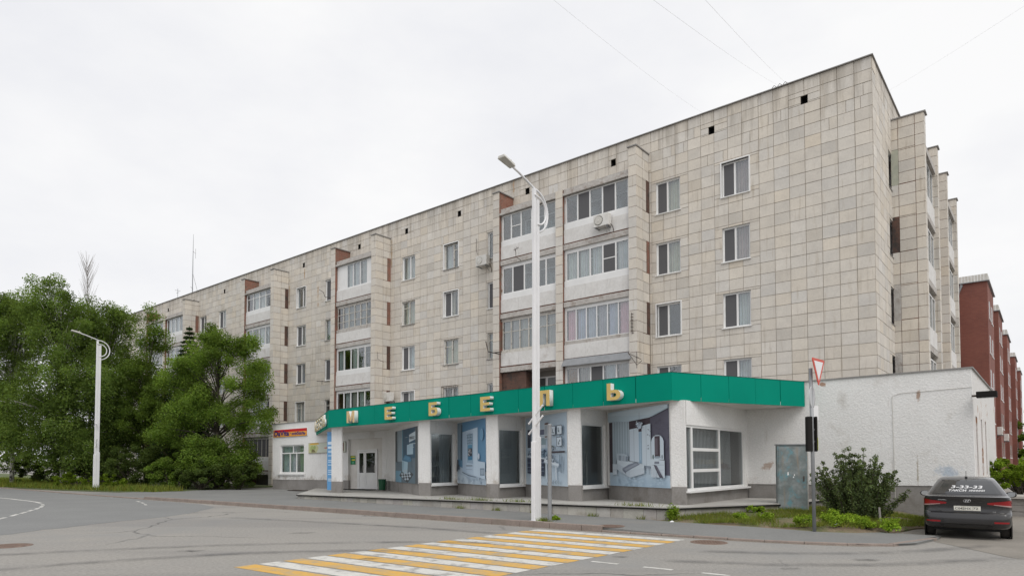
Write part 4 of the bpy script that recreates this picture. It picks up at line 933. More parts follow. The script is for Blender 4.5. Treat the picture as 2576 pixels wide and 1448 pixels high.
# -- canopy: soffit, deck and the green fascia panels
Rc, Lc, Re, LL = (3.8, -8.48), (22.36, -7.8), (1.45, -3.06), (29.0, -4.03)
cp = [(A(s), t) for s, t in (Re, Rc, Lc, LL)]+[(A(26.0), -1.4), (A(3.55), -1.4), (A(3.55), -3.0)]
MB().prism(cp, SOF, SOF+.12).build('canopy', M['soffit'], shop)
MB().prism([(A(s), t) for s, t in ((1.5, -3.06), (3.83, -8.42), (22.34, -7.75), (28.9, -4.0))]+[(A(26.0), -1.4), (A(3.55), -1.4), (A(3.55), -3.0)], 4.38, 4.44).build('canopy_deck', M['coping'], shop)
def fascia(a, b, n, gap_at=()):
    a, b = Vector((A(a[0]), a[1], 0)), Vector((A(b[0]), b[1], 0)); d = b-a; L = d.length; rz = math.atan2(d.y, d.x)
    MB().box(.02, L-.02, .03, .08, 3.71, 4.53).build('fascia_frame', M['green_edge'], shop, a, rz)
    for k in range(n):
        x0, x1 = L*k/n, L*(k+1)/n; g = .009 if k not in gap_at else .022
        MB().box(x0+(0 if k == 0 else .004), x1-(0 if k == n-1 else g), -.012+random.uniform(-.003, .003), .03, 3.69, 4.55).build('fascia_panel', M['green'], shop, a, rz, bevel=.004)
    MB().box(0, L, -.02, .05, 4.55, 4.565).build('fascia_cap', M['green_edge'], shop, a, rz)
    return a, d.normalized(), rz, L
fl = fascia(LL, Lc, 6); ff = fascia(Lc, Rc, 15, (6, 10, 13)); frt = fascia(Rc, Re, 5, (3,))
# -- letters, each a deep box letter: outline polygons in a unit cell
GL = {
 'М': ([(0,0),(.24,0),(.24,.62),(.41,.12),(.59,.12),(.76,.62),(.76,0),(1,0),(1,1),(.70,1),(.5,.42),(.30,1),(0,1)], []),
 'Е': ([(0,0),(1,0),(1,.2),(.3,.2),(.3,.41),(.92,.41),(.92,.59),(.3,.59),(.3,.8),(1,.8),(1,1),(0,1)], []),
 'Б': ([(0,0),(.68,0),(.85,.05),(.96,.15),(1,.3),(.96,.46),(.85,.57),(.68,.61),(.29,.61),(.29,.8),(.92,.8),(.92,1),(0,1)], [(.29,.18),(.60,.18),(.69,.23),(.72,.305),(.69,.38),(.60,.43),(.29,.43)]),
 'Л': ([(0,0),(.14,0),(.3,.05),(.40,.16),(.43,.32),(.43,.79),(.70,.79),(.70,0),(1,0),(1,1),(.14,1),(.14,.34),(.12,.25),(.08,.21),(0,.2)], []),
 'Ь': ([(0,0),(.64,0),(.82,.05),(.95,.15),(1,.3),(.95,.45),(.82,.56),(.64,.6),(.29,.6),(.29,1),(0,1)], [(.29,.18),(.56,.18),(.66,.23),(.70,.30),(.66,.37),(.56,.42),(.29,.42)]),
}
def letter(ch, w, h, dep, parent, loc, rz, face, bold=0):
    outl, hole = GL[ch]; cu = bpy.data.curves.new('letter', 'CURVE'); cu.dimensions = '2D'; cu.fill_mode = 'BOTH'; cu.extrude = dep/2
    for loop in (outl, hole):
        if not loop: continue
        sp = cu.splines.new('POLY'); sp.points.add(len(loop)-1); sp.use_cyclic_u = True
        for p, q in zip(sp.points, loop): p.co = (q[0]*w, q[1]*h, 0, 1)
    tmp = bpy.data.objects.new('tmp', cu); me = bpy.data.meshes.new_from_object(tmp); bpy.data.objects.remove(tmp); bpy.data.curves.remove(cu)
    me.transform(Matrix.Rotation(R(90), 4, 'X')); me.name = 'letter'; me.materials.clear(); me.materials.append(M['pvc']); me.materials.append(face)
    me.update()
    for p in me.polygons: p.material_index = 1 if p.normal.y < -.5 else 0
    return place('letter', me, parent, loc, rz)
sign = ax_empty('shop_sign'); tag(sign, 'six gold box letters reading МЕБЕЛЬ along the front of the green canopy', 'sign')
a_, d_, rz_, L_ = ff
def on_fascia(u):
    t = -8.4
    for _ in range(8):
        s, z = fac(u, 1010, t); x = A(s); k = (x-a_.x)/d_.x; t = a_.y+d_.y*k-.2
    return k
for ch, ul, ur, fc in (('М', 875.5, 896.5, 'gold_pale'), ('Е', 971, 990, 'gold'), ('Б', 1082, 1104.5, 'gold'), ('Е', 1212, 1232, 'gold'), ('Л', 1358, 1385, 'gold'), ('Ь', 1531.5, 1566, 'gold')):
    k0 = on_fascia(ul); k1 = on_fascia(ur); w_ = min(.62, max(.52, k1-k0))
    zc = 4.10; letter(ch, w_, .55, .20, sign, a_+d_*k0+Vector((d_.y, -d_.x, 0))*.13+Vector((0, 0, zc-.275)), rz_, M[fc])
sign2 = ax_empty('shop_sign'); tag(sign2, 'gold box letters on the short angled end of the canopy above the furniture signboard', 'sign')
a2, dd2, rz2, L2 = fl
for i, ch in enumerate('МЕБЕЛЬ'): letter(ch, .74, .60, .09, sign2, a2+dd2*(.45+i*1.15)+Vector((dd2.y, -dd2.x, 0))*.09+Vector((0, 0, 3.83)), rz2, M['gold'])
# ================================================================ printed things on the shop front
def panel_at(name, a, b, z0, z1, label, cat, proud=.02, th=.02, frame=None, group=None):
    """flat board on the wall a->b (shop frame), returns (empty, width, height)"""
    d = Vector((b[0]-a[0], b[1]-a[1], 0)); L = d.length; rz = math.atan2(d.y, d.x); n = Vector((d.y, -d.x, 0)).normalized()*proud
    root = ax_empty(name); tag(root, label, cat, group)
    M_ = Matrix.Translation(Vector((a[0]+n.x, a[1]+n.y, z0))) @ Matrix.Rotation(rz, 4, 'Z')
    root.matrix_world = Matrix.LocRotScale(root.location, root.rotation_euler, None) @ M_
    MB().box(0, L, 0, th, 0, z1-z0).build('board', M['pvc'], root)
    return root, L, z1-z0
def picture(root, W, H, items, name='print'):
    m = MB()
    for k, (pts, c) in enumerate(items):
        y = -.001-.0006*k
        pp = [(x*W, y, z*H) for x, z in pts]
        m.face(pp, c=c)
    o = m.build(name, M['print'], root)
    return o
def rc(x0, z0, x1, z1): return [(x0, z0), (x1, z0), (x1, z1), (x0, z1)]
def lin(r, g, b): f = lambda c: ((c/255+.055)/1.055)**2.4 if c > 10 else c/255/12.92; return (f(r), f(g), f(b))
def sub(a, b, f): return (a[0]+(b[0]-a[0])*f, a[1]+(b[1]-a[1])*f)
def circ(x, z, rx, rz, n=14): return [(x+rx*math.cos(2*math.pi*k/n), z+rz*math.sin(2*math.pi*k/n)) for k in range(n)]
def frm(x0, z0, x1, z1, w, wz): return [(rc(x0, z0, x1, z0+wz)), (rc(x0, z1-wz, x1, z1)), (rc(x0, z0, x0+w, z1)), (rc(x1-w, z0, x1, z1))]
# bedroom
def folds(x0, x1, zb, zt, n, ca, cb, tilt=(0, 0)):
    out = []
    for k in range(n):
        f0, f1 = k/n, (k+1)/n; g = .5+.5*math.sin(k*2.4); c_ = tuple(p_*(1-g)+q_*g for p_, q_ in zip(ca, cb))
        out.append(([(x0+(x1-x0)*f0, zb+tilt[0]*f0), (x0+(x1-x0)*f1, zb+tilt[0]*f1), (x0+(x1-x0)*f1, zt+tilt[1]*f1), (x0+(x1-x0)*f0, zt+tilt[1]*f0)], c_))
    return out
def grad(x0, z0, x1, z1, c0, c1, n=8):
    return [(rc(x0, z0+(z1-z0)*k/n, x1, z0+(z1-z0)*(k+1)/n), tuple(p_+(q_-p_)*k/(n-1) for p_, q_ in zip(c0, c1))) for k in range(n)]
def dots(n, x0, z0, x1, z1, r, cs):
    return [(circ(random.uniform(x0, x1), random.uniform(z0, z1), r*random.uniform(.6, 1.3), r*random.uniform(.6, 1.3), 7), random.choice(cs)) for _ in range(n)]
a, b = posters[2]; root, W, H = panel_at('poster', sub(a, b, .05), sub(a, b, .985), 1.0, 3.62, 'large poster of a white bedroom with a dark wall and chandelier', 'poster')
pale, pale2, dk, dkb = lin(176, 189, 197), lin(204, 211, 216), lin(70, 56, 62), lin(92, 88, 100)
it = grad(0, 0, 1, .24, lin(178, 196, 208), lin(200, 210, 216))+[(rc(0, .24, 1, 1), pale)]
it += [(rc(0, .18, .06, .86), dk)]+folds(.06, .37, .24, .895, 17, lin(160, 172, 178), lin(190, 199, 203), (.05, -.05))
it += [([(.37, .32), (.74, .30), (.74, .915), (.37, .845)], dk), ([(.72, .16), (1, .15), (1, .95), (.72, .865)], dkb)]+dots(60, .74, .4, .99, .86, .008, (lin(84, 80, 92), lin(102, 98, 110)))
it += [([(0, .87), (.37, .845), (.72, .865), (1, .95), (1, 1), (0, 1)], lin(190, 203, 209)), ([(0, .955), (.72, .90), (1, .965), (1, 1), (0, 1)], lin(200, 211, 216))]
it += [([(.39, .33), (.55, .31), (.55, .755), (.39, .74)], pale2), ([(.465, .32), (.47, .32), (.47, .748), (.465, .748)], lin(150, 160, 168)), ([(.55, .30), (.60, .30), (.60, .77), (.55, .76)], lin(150, 172, 188)), ([(.565, .34), (.58, .34), (.58, .70), (.565, .70)], lin(178, 196, 208)), (rc(.548, .70, .60, .77), dk),
       ([(.60, .27), (.74, .26), (.74, .79), (.60, .77)], lin(206, 213, 217)), (rc(.668, .27, .672, .775), lin(160, 168, 175))]+dots(14, .69, .36, .735, .72, .006, (lin(120, 128, 138), lin(150, 156, 164)))
it += [([(.75, .34), (.94, .34), (.94, .56), (.925, .60), (.90, .625), (.87, .638), (.82, .638), (.79, .625), (.765, .60), (.75, .56)], pale2), (rc(.805, .38, .885, .628), dk), (rc(.812, .40, .85, .60), lin(104, 92, 98)), (circ(.845, .37, .05, .014), lin(150, 160, 168)), (circ(.78, .375, .012, .03), lin(96, 112, 110)), (circ(.915, .375, .01, .025), lin(130, 140, 146))]
it += [([(.745, .13), (.95, .12), (.95, .33), (.745, .35)], lin(208, 214, 218)), (rc(.755, .275, .94, .279), lin(150, 158, 166)), (rc(.755, .215, .94, .218), lin(160, 168, 175)), (rc(.80, .29, .87, .318), lin(120, 124, 134)), (rc(.81, .30, .86, .305), lin(160, 164, 170))]
it += [([(.17, .22), (.40, .115), (.64, .17), (.64, .285), (.40, .325), (.17, .355)], lin(206, 212, 215)), ([(.17, .22), (.40, .115), (.40, .215), (.17, .30)], lin(192, 199, 204)), ([(.40, .115), (.64, .17), (.64, .245), (.40, .21)], lin(200, 206, 210)), ([(.17, .355), (.37, .315), (.37, .40), (.30, .43), (.17, .435)], lin(190, 198, 203))]
it += [([(.20, .345), (.25, .335), (.255, .405), (.205, .41)], lin(150, 158, 166)), ([(.265, .335), (.31, .33), (.315, .40), (.27, .405)], lin(172, 178, 184)), ([(.325, .33), (.365, .325), (.365, .39), (.33, .395)], lin(140, 148, 157))]
it += [([(.27, .235), (.33, .185), (.44, .235), (.57, .285), (.50, .315), (.38, .285)], lin(134, 138, 148)), ([(.30, .225), (.33, .205), (.54, .29), (.50, .30)], lin(160, 164, 172)), ([(.27, .235), (.33, .185), (.33, .165), (.275, .205)], lin(116, 120, 130)), (rc(.09, .15, .17, .295), lin(203, 209, 213)), (rc(.095, .215, .165, .219), lin(150, 158, 166)), (circ(.13, .335, .022, .035), lin(170, 178, 184))]
it += [([(.77, .125), (.83, .125), (.84, .24), (.81, .275), (.77, .255)], lin(196, 202, 207)), ([(.79, .28), (.83, .27), (.93, .125), (.88, .12), (.82, .22)], lin(84, 80, 90)), ([(.81, .275), (.84, .265), (.90, .16), (.885, .15)], lin(110, 106, 116)), (rc(.715, .16, .722, .245), lin(110, 116, 126)), ([(.66, .24), (.745, .235), (.745, .25), (.66, .256)], lin(150, 156, 166))]
it += [(rc(.5715, .83, .5745, .945), lin(96, 98, 108)), (circ(.573, .80, .058, .02, 20), lin(200, 208, 214)), (circ(.573, .775, .045, .022, 20), lin(176, 184, 194)), (circ(.573, .752, .026, .018, 16), lin(190, 198, 206))]+dots(26, .52, .745, .625, .835, .0075, (lin(110, 116, 128), lin(222, 228, 232), lin(90, 94, 106)))
it += dots(40, .05, .02, .95, .11, .014, (lin(188, 203, 213), lin(182, 198, 208)))
picture(root, W, H, it)
# kitchen
a, b = posters[1]; root, W, H = panel_at('poster', sub(a, b, .05), sub(a, b, .985), 1.0, 3.62, 'large poster of a white kitchen with small framed pictures on its wall', 'poster')
it = grad(0, 0, 1, .2, lin(196, 206, 212), lin(186, 197, 205))+[(rc(0, .2, 1, 1), lin(184, 195, 203)), (rc(.05, .55, .14, .82), lin(52, 54, 64)), (rc(.065, .57, .125, .80), lin(76, 80, 92)), (rc(.15, .50, .50, .81), lin(198, 204, 209)), (rc(.15, .70, .50, .705), lin(150, 158, 166)), (rc(.27, .50, .274, .81), lin(160, 168, 176)), (rc(.39, .50, .394, .81), lin(160, 168, 176)), (rc(.30, .725, .50, .80), lin(104, 106, 122)), (rc(.40, .58, .52, .68), lin(146, 162, 166))]
it += grad(.06, .40, .62, .53, lin(140, 158, 172), lin(166, 182, 194))+dots(70, .08, .41, .60, .50, .014, (lin(62, 78, 98), lin(92, 110, 128), lin(206, 212, 216), lin(120, 138, 150), lin(80, 92, 108)))
it += [([(.07, .17), (.50, .13), (.50, .38), (.07, .42)], lin(64, 70, 86))]+[(rc(.07, z, .5, z+.008), lin(140, 150, 162)) for z in (.385, .32, .255, .20)]+[(rc(x, .17, x+.006, .39), lin(92, 98, 112)) for x in (.17, .28, .39)]+[([(.05, .41), (.52, .37), (.52, .39), (.05, .435)], lin(206, 212, 216))]
it += [(rc(.62, .455, .98, .478), lin(66, 54, 58)), (rc(.60, .56, .618, .88), lin(84, 58, 54)), (rc(.52, .66, .60, .88), lin(186, 189, 190)), (rc(.53, .68, .59, .70), lin(110, 88, 80)), (rc(.53, .86, .61, .885), lin(100, 74, 64)), (rc(.535, .72, .585, .85), lin(160, 164, 166))]
it += [([(.55, .1), (.575, .1), (.565, .36), (.54, .36)], lin(214, 218, 221)), ([(.78, .08), (.80, .08), (.79, .30), (.77, .30)], lin(214, 218, 221)), ([(.50, .34), (.84, .27), (.87, .30), (.53, .38)], lin(216, 220, 223)), ([(.50, .34), (.84, .27), (.84, .25), (.50, .32)], lin(190, 198, 204)), ([(.84, .20), (.86, .20), (.885, .43), (.865, .43)], lin(128, 142, 154)), ([(.90, .18), (.92, .18), (.94, .40), (.92, .41)], lin(140, 152, 162))]
it += dots(26, .55, .32, .80, .42, .016, (lin(84, 92, 106), lin(120, 128, 138), lin(206, 212, 216), lin(150, 160, 170)))+dots(16, .66, .49, .75, .565, .012, (lin(64, 62, 70), lin(100, 104, 108), lin(84, 96, 92)))+[([(.58+.06*k, .02+.01*k), (.63+.06*k, .085), (.625+.06*k, .02)], lin(140+6*k, 150+6*k, 160+5*k)) for k in range(5)]
for (x0, z0) in ((.68, .70), (.83, .70), (.83, .54)):
    it += [(rc(x0, z0, x0+.12, z0+.13), lin(204, 210, 214))]+[(p, lin(58, 58, 68)) for p in frm(x0, z0, x0+.12, z0+.13, .010, .007)]+dots(6, x0+.035, z0+.03, x0+.085, z0+.09, .012, (lin(120, 130, 134), lin(150, 158, 160)))
picture(root, W, H, it)
# sitting room with white cabinet
a, b = posters[0]; root, W, H = panel_at('poster', sub(a, b, .05), sub(a, b, .985), 1.0, 3.62, 'large poster of a blue sitting room with a tall white cabinet', 'poster')
it = grad(0, .2, 1, 1, lin(104, 142, 168), lin(92, 134, 164), 10)+folds(0, .19, .40, 1, 9, lin(96, 114, 128), lin(146, 164, 174))+[([(.13, .38), (.165, .38), (.2, .95), (.15, .98)], lin(66, 82, 96))]+[([(0, 0), (1, 0), (1, .14), (.45, .2), (0, .3)], lin(180, 192, 201)), ([(0, .0), (.6, 0), (.3, .12), (0, .16)], lin(194, 204, 210))]
it += [([(.20, .2), (.74, .12), (.74, .88), (.20, .84)], lin(190, 203, 214)), ([(.20, .2), (.35, .178), (.35, .85), (.20, .84)], lin(178, 193, 206)), ([(.60, .14), (.74, .12), (.74, .88), (.60, .87)], lin(198, 210, 219)), ([(.37, .34), (.58, .32), (.58, .80), (.37, .79)], lin(156, 176, 190))]+grad(.40, .38, .56, .62, lin(74, 126, 156), lin(96, 146, 172), 6)
it += [(rc(.41, .44, .555, .565), lin(70, 70, 78))]+dots(14, .42, .45, .545, .555, .014, (lin(184, 176, 170), lin(150, 142, 140), lin(60, 58, 66), lin(210, 206, 202)))
for z in (.64, .685, .73, .775): it += [(rc(.375, z, .575, z+.008), lin(116, 136, 150))]+dots(6, .39, z+.015, .56, z+.03, .010, (lin(90, 110, 126), lin(206, 212, 216), lin(130, 150, 164)))
it += [(rc(.36, .285, .58, .297), lin(96, 108, 120)), (rc(.36, .23, .58, .236), lin(150, 164, 176)), ([(.0, .20), (.05, .20), (.065, .38), (.02, .40)], lin(52, 58, 68)), ([(.05, .24), (.10, .22), (.10, .30), (.055, .32)], lin(76, 86, 98)), ([(.76, .12), (1, .08), (1, .34), (.76, .36)], lin(194, 206, 215)), (rc(.84, .14, .98, .25), lin(126, 140, 154)), (rc(.86, .16, .96, .23), lin(160, 172, 182)), (circ(.80, .43, .028, .05), lin(204, 212, 218)), (rc(.795, .36, .805, .40), lin(140, 152, 164)), (circ(.90, .76, .06, .09), lin(124, 160, 184)), (circ(.90, .76, .045, .07), lin(108, 148, 174)), ([(.22, .18), (.45, .13), (.70, .108), (.70, .118), (.45, .144), (.22, .194)], lin(100, 114, 128))]+dots(30, .05, .02, .9, .10, .016, (lin(190, 200, 208), lin(170, 182, 192)))
picture(root, W, H, it)
# armchair
f0 = .50
def diag_u(u):
    lo, hi = 0., 1.
    for _ in range(30):
        mid = (lo+hi)/2; q = sub(ds, e0, mid); s = 4-q[0]; um = None
        p = wst(s, q[1]); um = CXP+F_PX*p[0]/p[1]
        lo, hi = (mid, hi) if um < u else (lo, mid)
    return mid
fa, fb = diag_u(997), diag_u(1053.5)
root, W, H = panel_at('poster', sub(ds, e0, fa), sub(ds, e0, fb), 1.0, 3.5, 'narrow poster of an armchair on a chequered rug beside the shop door', 'poster')
it = grad(0, 0, 1, 1, lin(104, 118, 126), lin(84, 96, 104))+folds(.10, .34, .4, 1, 7, lin(132, 144, 150), lin(160, 170, 174))+[(rc(0, 0, .001, .001), lin(92, 104, 112)), (rc(0, .2, .10, 1), lin(60, 66, 70)), (rc(.34, .45, .90, 1), lin(52, 84, 104)), (rc(.34, .45, .38, 1), lin(80, 130, 150)), (rc(.90, 0, 1, 1), lin(84, 88, 90)), (rc(.56, .52, .82, .70), lin(168, 190, 200)), ([(0, 0), (.9, 0), (.9, .25), (0, .4)], lin(96, 112, 120)), (rc(.02, .0, .3, .22), lin(110, 150, 168)),
      ([(.20, .13), (.58, .0), (.84, .16), (.46, .30)], lin(60, 64, 68)), ([(.34, .20), (.58, .15), (.60, .40), (.34, .42)], lin(160, 186, 196)), ([(.58, .15), (.78, .22), (.76, .42), (.60, .40)], lin(92, 108, 116)), ([(.34, .42), (.48, .52), (.72, .47), (.76, .40), (.60, .38)], lin(66, 116, 144)), ([(.40, .44), (.50, .50), (.68, .46), (.62, .42)], lin(84, 132, 158)), ([(.36, .20), (.40, .19), (.42, .41), (.37, .41)], lin(142, 170, 182)), ([(.66, .74), (.92, .78), (.92, .92), (.66, .88)], lin(196, 204, 206)), (rc(.66, .70, .92, .715), lin(180, 190, 194)), (rc(.70, .64, .86, .65), lin(180, 190, 194)), (rc(.48, .84, .60, .845), lin(200, 206, 208))]
for i in range(5):
    for j in range(5):
        if (i+j) % 2:
            e = lambda x, y: (.24+.066*x+.046*y, .13-.022*x+.028*y); it.append(([e(i, j), e(i+1, j), e(i+1, j+1), e(i, j+1)], lin(176, 184, 188)))
pr = picture(root, W, H, it); m = MB(); put_text(m, 'PREGO', .69*W, .79*H, .2*W, .05*H, -.03, c=lin(70, 74, 78), offset=.01); m.build('lettering', M['print'], root)
# furniture signboard on the door wall
root, W, H = panel_at('signboard', (A(33.72), TD), (A(29.93), TD), 3.70, 4.17, 'red and orange signboard reading DaVita-мебель above the white shop window', 'sign', .06, .05)
it = [(rc(0, 0, 1, 1), lin(236, 158, 52)), ([(.03, .66), (1, .62), (1, 1), (.04, 1)], lin(196, 28, 34)), (rc(0, 0, 1, .03), lin(140, 60, 30)), (rc(0, .02, .01, .98), lin(150, 50, 40)), (rc(.99, .02, 1, .98), lin(150, 50, 40))]
picture(root, W, H, it); m = MB(); put_text(m, '-', .505*W, .40*H, .03*W, .10*H, -.009, c=lin(40, 40, 120), offset=.02); 
put_text(m, 'DaVita', .035*W, .13*H, .45*W, .70*H, -.012, c=lin(24, 24, 110), offset=.035); put_text(m, 'мебель', .565*W, .17*H, .39*W, .46*H, -.012, c=lin(30, 30, 120), offset=.028); m.build('lettering', M['print'], root)
# pale advertising board
root, W, H = panel_at('advert_board', (A(29.78), TD), (A(26.05), TD), 2.60, 3.23, 'faded cream advertising board with yellow drapery partly behind the first column', 'sign', .05, .03)
picture(root, W, H, [(rc(0, 0, 1, 1), lin(206, 204, 186)), ([(0, .0), (.22, 0), (.28, .5), (.2, 1), (0, 1)], lin(196, 190, 140)), ([(.05, .84), (.30, .84), (.26, 1), (.05, 1)], lin(222, 168, 40)), (circ(.10, .45, .05, .3), lin(168, 176, 110)), ([(.08, .1), (.2, .1), (.16, .35), (.1, .4)], lin(120, 110, 70)), (circ(.17, .55, .03, .18), lin(150, 165, 100)), (rc(0, 0, 1, .05), lin(150, 140, 120)), (rc(0, .96, 1, 1), lin(150, 140, 120)), (rc(.985, 0, 1, 1), lin(96, 84, 74)), (rc(.92, .1, .945, .9), lin(120, 80, 60)), ([(.42, .50), (.52, .56), (.56, .42), (.46, .40)], lin(206, 130, 110))])
# blue banner beside the first column
s1l = COLS[0][0]; tb_ = tcol(s1l)+.12
root, W, H = panel_at('banner', (A(s1l+.52), tb_), (A(s1l-.01), tb_-.04), .62, 3.52, 'tall narrow blue banner with white lettering on the first column of the canopy', 'banner', .02, .02)
it = [(rc(0, 0, 1, 1), lin(96, 152, 196)), (rc(0, .93, 1, 1), lin(84, 136, 178)), (rc(.12, .78, .88, .83), lin(214, 224, 232)), (rc(.12, .71, .88, .75), lin(214, 224, 232))]+[(rc(.18, z, .82, z+.018), lin(190, 210, 224)) for z in (.66, .64, .58, .50, .47, .42, .33, .30, .26, .18, .15)]
picture(root, W, H, it)
root, W, H = panel_at('notice_board', (A(25.88), TD+.16), (A(25.42), TD+.16), 1.90, 2.40, 'small green notice with yellow lettering beside the shop door', 'sign', .03, .02)
m = picture(root, W, H, [(rc(0, 0, 1, 1), lin(14, 120, 70)), (rc(.08, .80, .92, .92), lin(226, 196, 40)), (rc(.25, .44, .72, .58), lin(226, 196, 40)), (rc(.55, .46, .95, .60), lin(226, 196, 40)), (rc(.30, .22, .70, .28), lin(110, 190, 150)), (rc(.35, .12, .65, .17), lin(110, 190, 150))])
# bin by the door and iron grate on the pavement
def on_terrace(u, v):
    z = TZ
    for _ in range(6): p = gnd(u, v, z); s, t = st(p); z = TZ-SLOPE*(s-4)
    return s, t, z
s, t, z = on_terrace(961, 1233); p = wst(s, t)
b_ = empty('waste_bin', (p[0], p[1], z)); tag(b_, 'green plastic waste bin standing beside the shop door', 'bin')
MB().lathe([(.15, .03), (.17, .06), (.20, .55), (.215, .56), (.215, .60), (.20, .60), (.17, .1)], 18).build('bucket', M['bin'], b_, smooth=False); MB().lathe([(.22, 0), (.22, .03), (.1, .04)], 18).build('base', M['plinth'], b_); MB().tube([(.21, 0, .5), (.26, 0, .42), (.22, 0, .34)], .012, 6).build('handle', M['bin'], b_)
p = gnd(750, 1233, .06); g_ = empty('foot_grate', (p[0], p[1], .06), RZ); tag(g_, 'dark iron foot grate lying on the pavement before the shop terrace', 'grate')
MB().box(-.7, .7, -.3, .3, -.01, .012).build('tray', M['bitumen'], g_)
m = MB()
for k in range(12): m.box(-.66+k*.115, -.62+k*.115, -.27, .27, .012, .03)
m.build('bars', M['dark_metal'], g_)
# floodlight on the end wall
tf, zf_ = side(2480, 998, AS_R-.3); fo = ax_empty('floodlight'); tag(fo, 'black floodlight on a bracket high on the end wall of the white extension', 'floodlight')
zl = zf_+SLOPE*(AS_R-4)
MB().box(xr+.12, xr+.62, tf-.2, tf+.2, zl-.02, zl+.16).build('housing', M['bitumen'], fo, bevel=.02); MB().tube([(xr, tf, zl+.05), (xr+.2, tf, zl+.05)], .03, 8).build('bracket', M['dark_metal'], fo); MB().box(xr+.15, xr+.59, tf-.17, tf+.17, zl-.028, zl-.018).build('lens', M['glass_dark'], fo)
# ================================================================ street lamps
dT = Vector((-d2[0], -d2[1], 0))             # towards the road
def make_lamp():
    o = empty('street_lamp')
    # local: -y towards the road
    MB().box(-.04, .04, -.135, -.025, 0, 9.62).box(-.04, .04, .02, .13, 0, 9.35).box(-.02, .02, -.025, .02, 0, 9.3).build('pole', M['white_metal'], o, bevel=.008)
    MB().box(-.06, .06, -.165, -.005, 0, 2.28).box(-.06, .06, .0, .165, 0, 2.42).build('pole_casing', M['white_metal'], o, bevel=.012)
    MB().box(-.2, .2, -.2, .2, -.06, .02).build('base_plate', M['white_metal'], o)
    def arc_(r, zc, x, y0=.0):
        return [(x, y0+r*math.cos(a), zc+r*math.sin(a)) for a in [R(q) for q in range(-90, 91, 12)]]
    # outer and inner bow on the far side of the pole, then the arm over the road
    ob = arc_(.62, 9.03, -.05); ob = [(x, y*.98+.03, z) for x, y, z in ob]
    MB().tube([(-.05, .03, 8.41)]+ob+[(-.05, -.25, 9.74), (-.05, -.75, 9.90), (-.05, -1.05, 9.97)], .032, 8).build('arm', M['white_metal'], o, smooth=True)
    ib = arc_(.40, 9.00, .05); MB().tube([(.05, .03, 8.60)]+[(x, y+.03, z) for x, y, z in ib]+[(.05, -.12, 9.43)], .028, 8).build('bow', M['white_metal'], o, smooth=True)
    m = MB(); m.v += [(-.16, -1.0, 9.93), (.06, -1.0, 9.93), (.09, -1.5, 10.04), (-.19, -1.5, 10.04), (-.14, -1.0, 10.02), (.04, -1.0, 10.02), (.06, -1.5, 10.12), (-.16, -1.5, 10.12)]
    m.f += [(3,2,1,0),(4,5,6,7),(0,1,5,4),(1,2,6,5),(2,3,7,6),(3,0,4,7)]; m.m += [0]*6; m.c += [None]*6; m.build('luminaire', M['plastic_grey'], o, bevel=.015)
    MB().tube([(-.05, -1.08, 10.0), (-.05, -1.06, 10.14)], .012, 5).build('photocell', M['plastic_grey'], o)
    for (z, x, sgn) in ((2.95, -.06, 1), (2.65, -.06, 1)):
        MB().tube([(x-.16, -.06, z-.16), (x+.36, -.08, z+.36)], .028, 8).build('flag_holder', M['white_metal'], o)
    return o
lamp1 = make_lamp(); p = gnd(1349, 1310, .12); lamp1.location = (p[0], p[1], .12); lamp1.rotation_euler = (0, 0, RZ)
tag(lamp1, 'tall white street lamp with looped arms at the kerb before the crossing', 'street lamp', 'white street lamps along the road')
lamp2 = copy_tree(lamp1); p = gnd(241, 1231, .04); lamp2.location = (p[0], p[1], .04); lamp2.scale = (1, 1, .97)
lamp2['label'] = 'tall white street lamp with looped arms standing in the grass verge by the birches'
MB().tube([(-.2, -.08, 4.35), (.35, -.1, 4.2)], .028, 8).build('flag_holder', M['white_metal'], lamp2)
# plain post next to the lamp
p = gnd(1383, 1311, .12); o = empty('metal_post', (p[0], p[1], .12)); tag(o, 'plain grey steel post standing beside the street lamp', 'post')
MB().lathe([(.058, -.1), (.058, 2.74)], 16).build('pipe', M['grey_metal'], o, smooth=False); MB().lathe([(.064, 2.72), (.064, 2.76), (.03, 2.79)], 16).build('cap', M['grey_metal'], o); MB().lathe([(.10, -.02), (.09, .03), (.06, .05)], 16).build('collar', M['pave'], o)
# ================================================================ sign post at the corner
p = gnd(2049, 1331, .13); PX = Vector((p[0], p[1], .13)); sp = empty('sign_post', PX); tag(sp, 'grey post carrying a give-way triangle, back of a round sign and dark signal heads', 'road sign')
MB().tube([(0, 0, -.2), (-.03, .01, 4.05)], .045, 14).build('pole', M['grey_metal'], sp, smooth=True)
ad = Vector((.72, .69, 0)).normalized()     # right-hand direction along the sign plates
rzs = math.atan2(ad.y, ad.x)
def plate(name, poly, y0, y1, mat_, parent=sp, loc=(0, 0, 0), rz=rzs, rev=False):
    m = MB(); k = len(poly)
    m.v += [(x, y0, z) for x, z in poly]+[(x, y1, z) for x, z in poly]; m.f.append(tuple(range(k))); m.f.append(tuple(range(2*k-1, k-1, -1)))
    for i in range(k): m.f.append((i, (i+1) % k, k+(i+1) % k, k+i))
    m.m += [0]*(k+2); m.c += [None]*(k+2); return m.build(name, mat_, parent, loc, rz)
M['sign_red'] = mat('sign_red', (.60, .055, .02), .4); M['sign_white'] = mat('sign_white', (.78, .78, .78), .4); M['sign_back'] = mat('sign_back_grey', (.55, .56, .57), .45, c2=(.48, .49, .5), nscale=5)
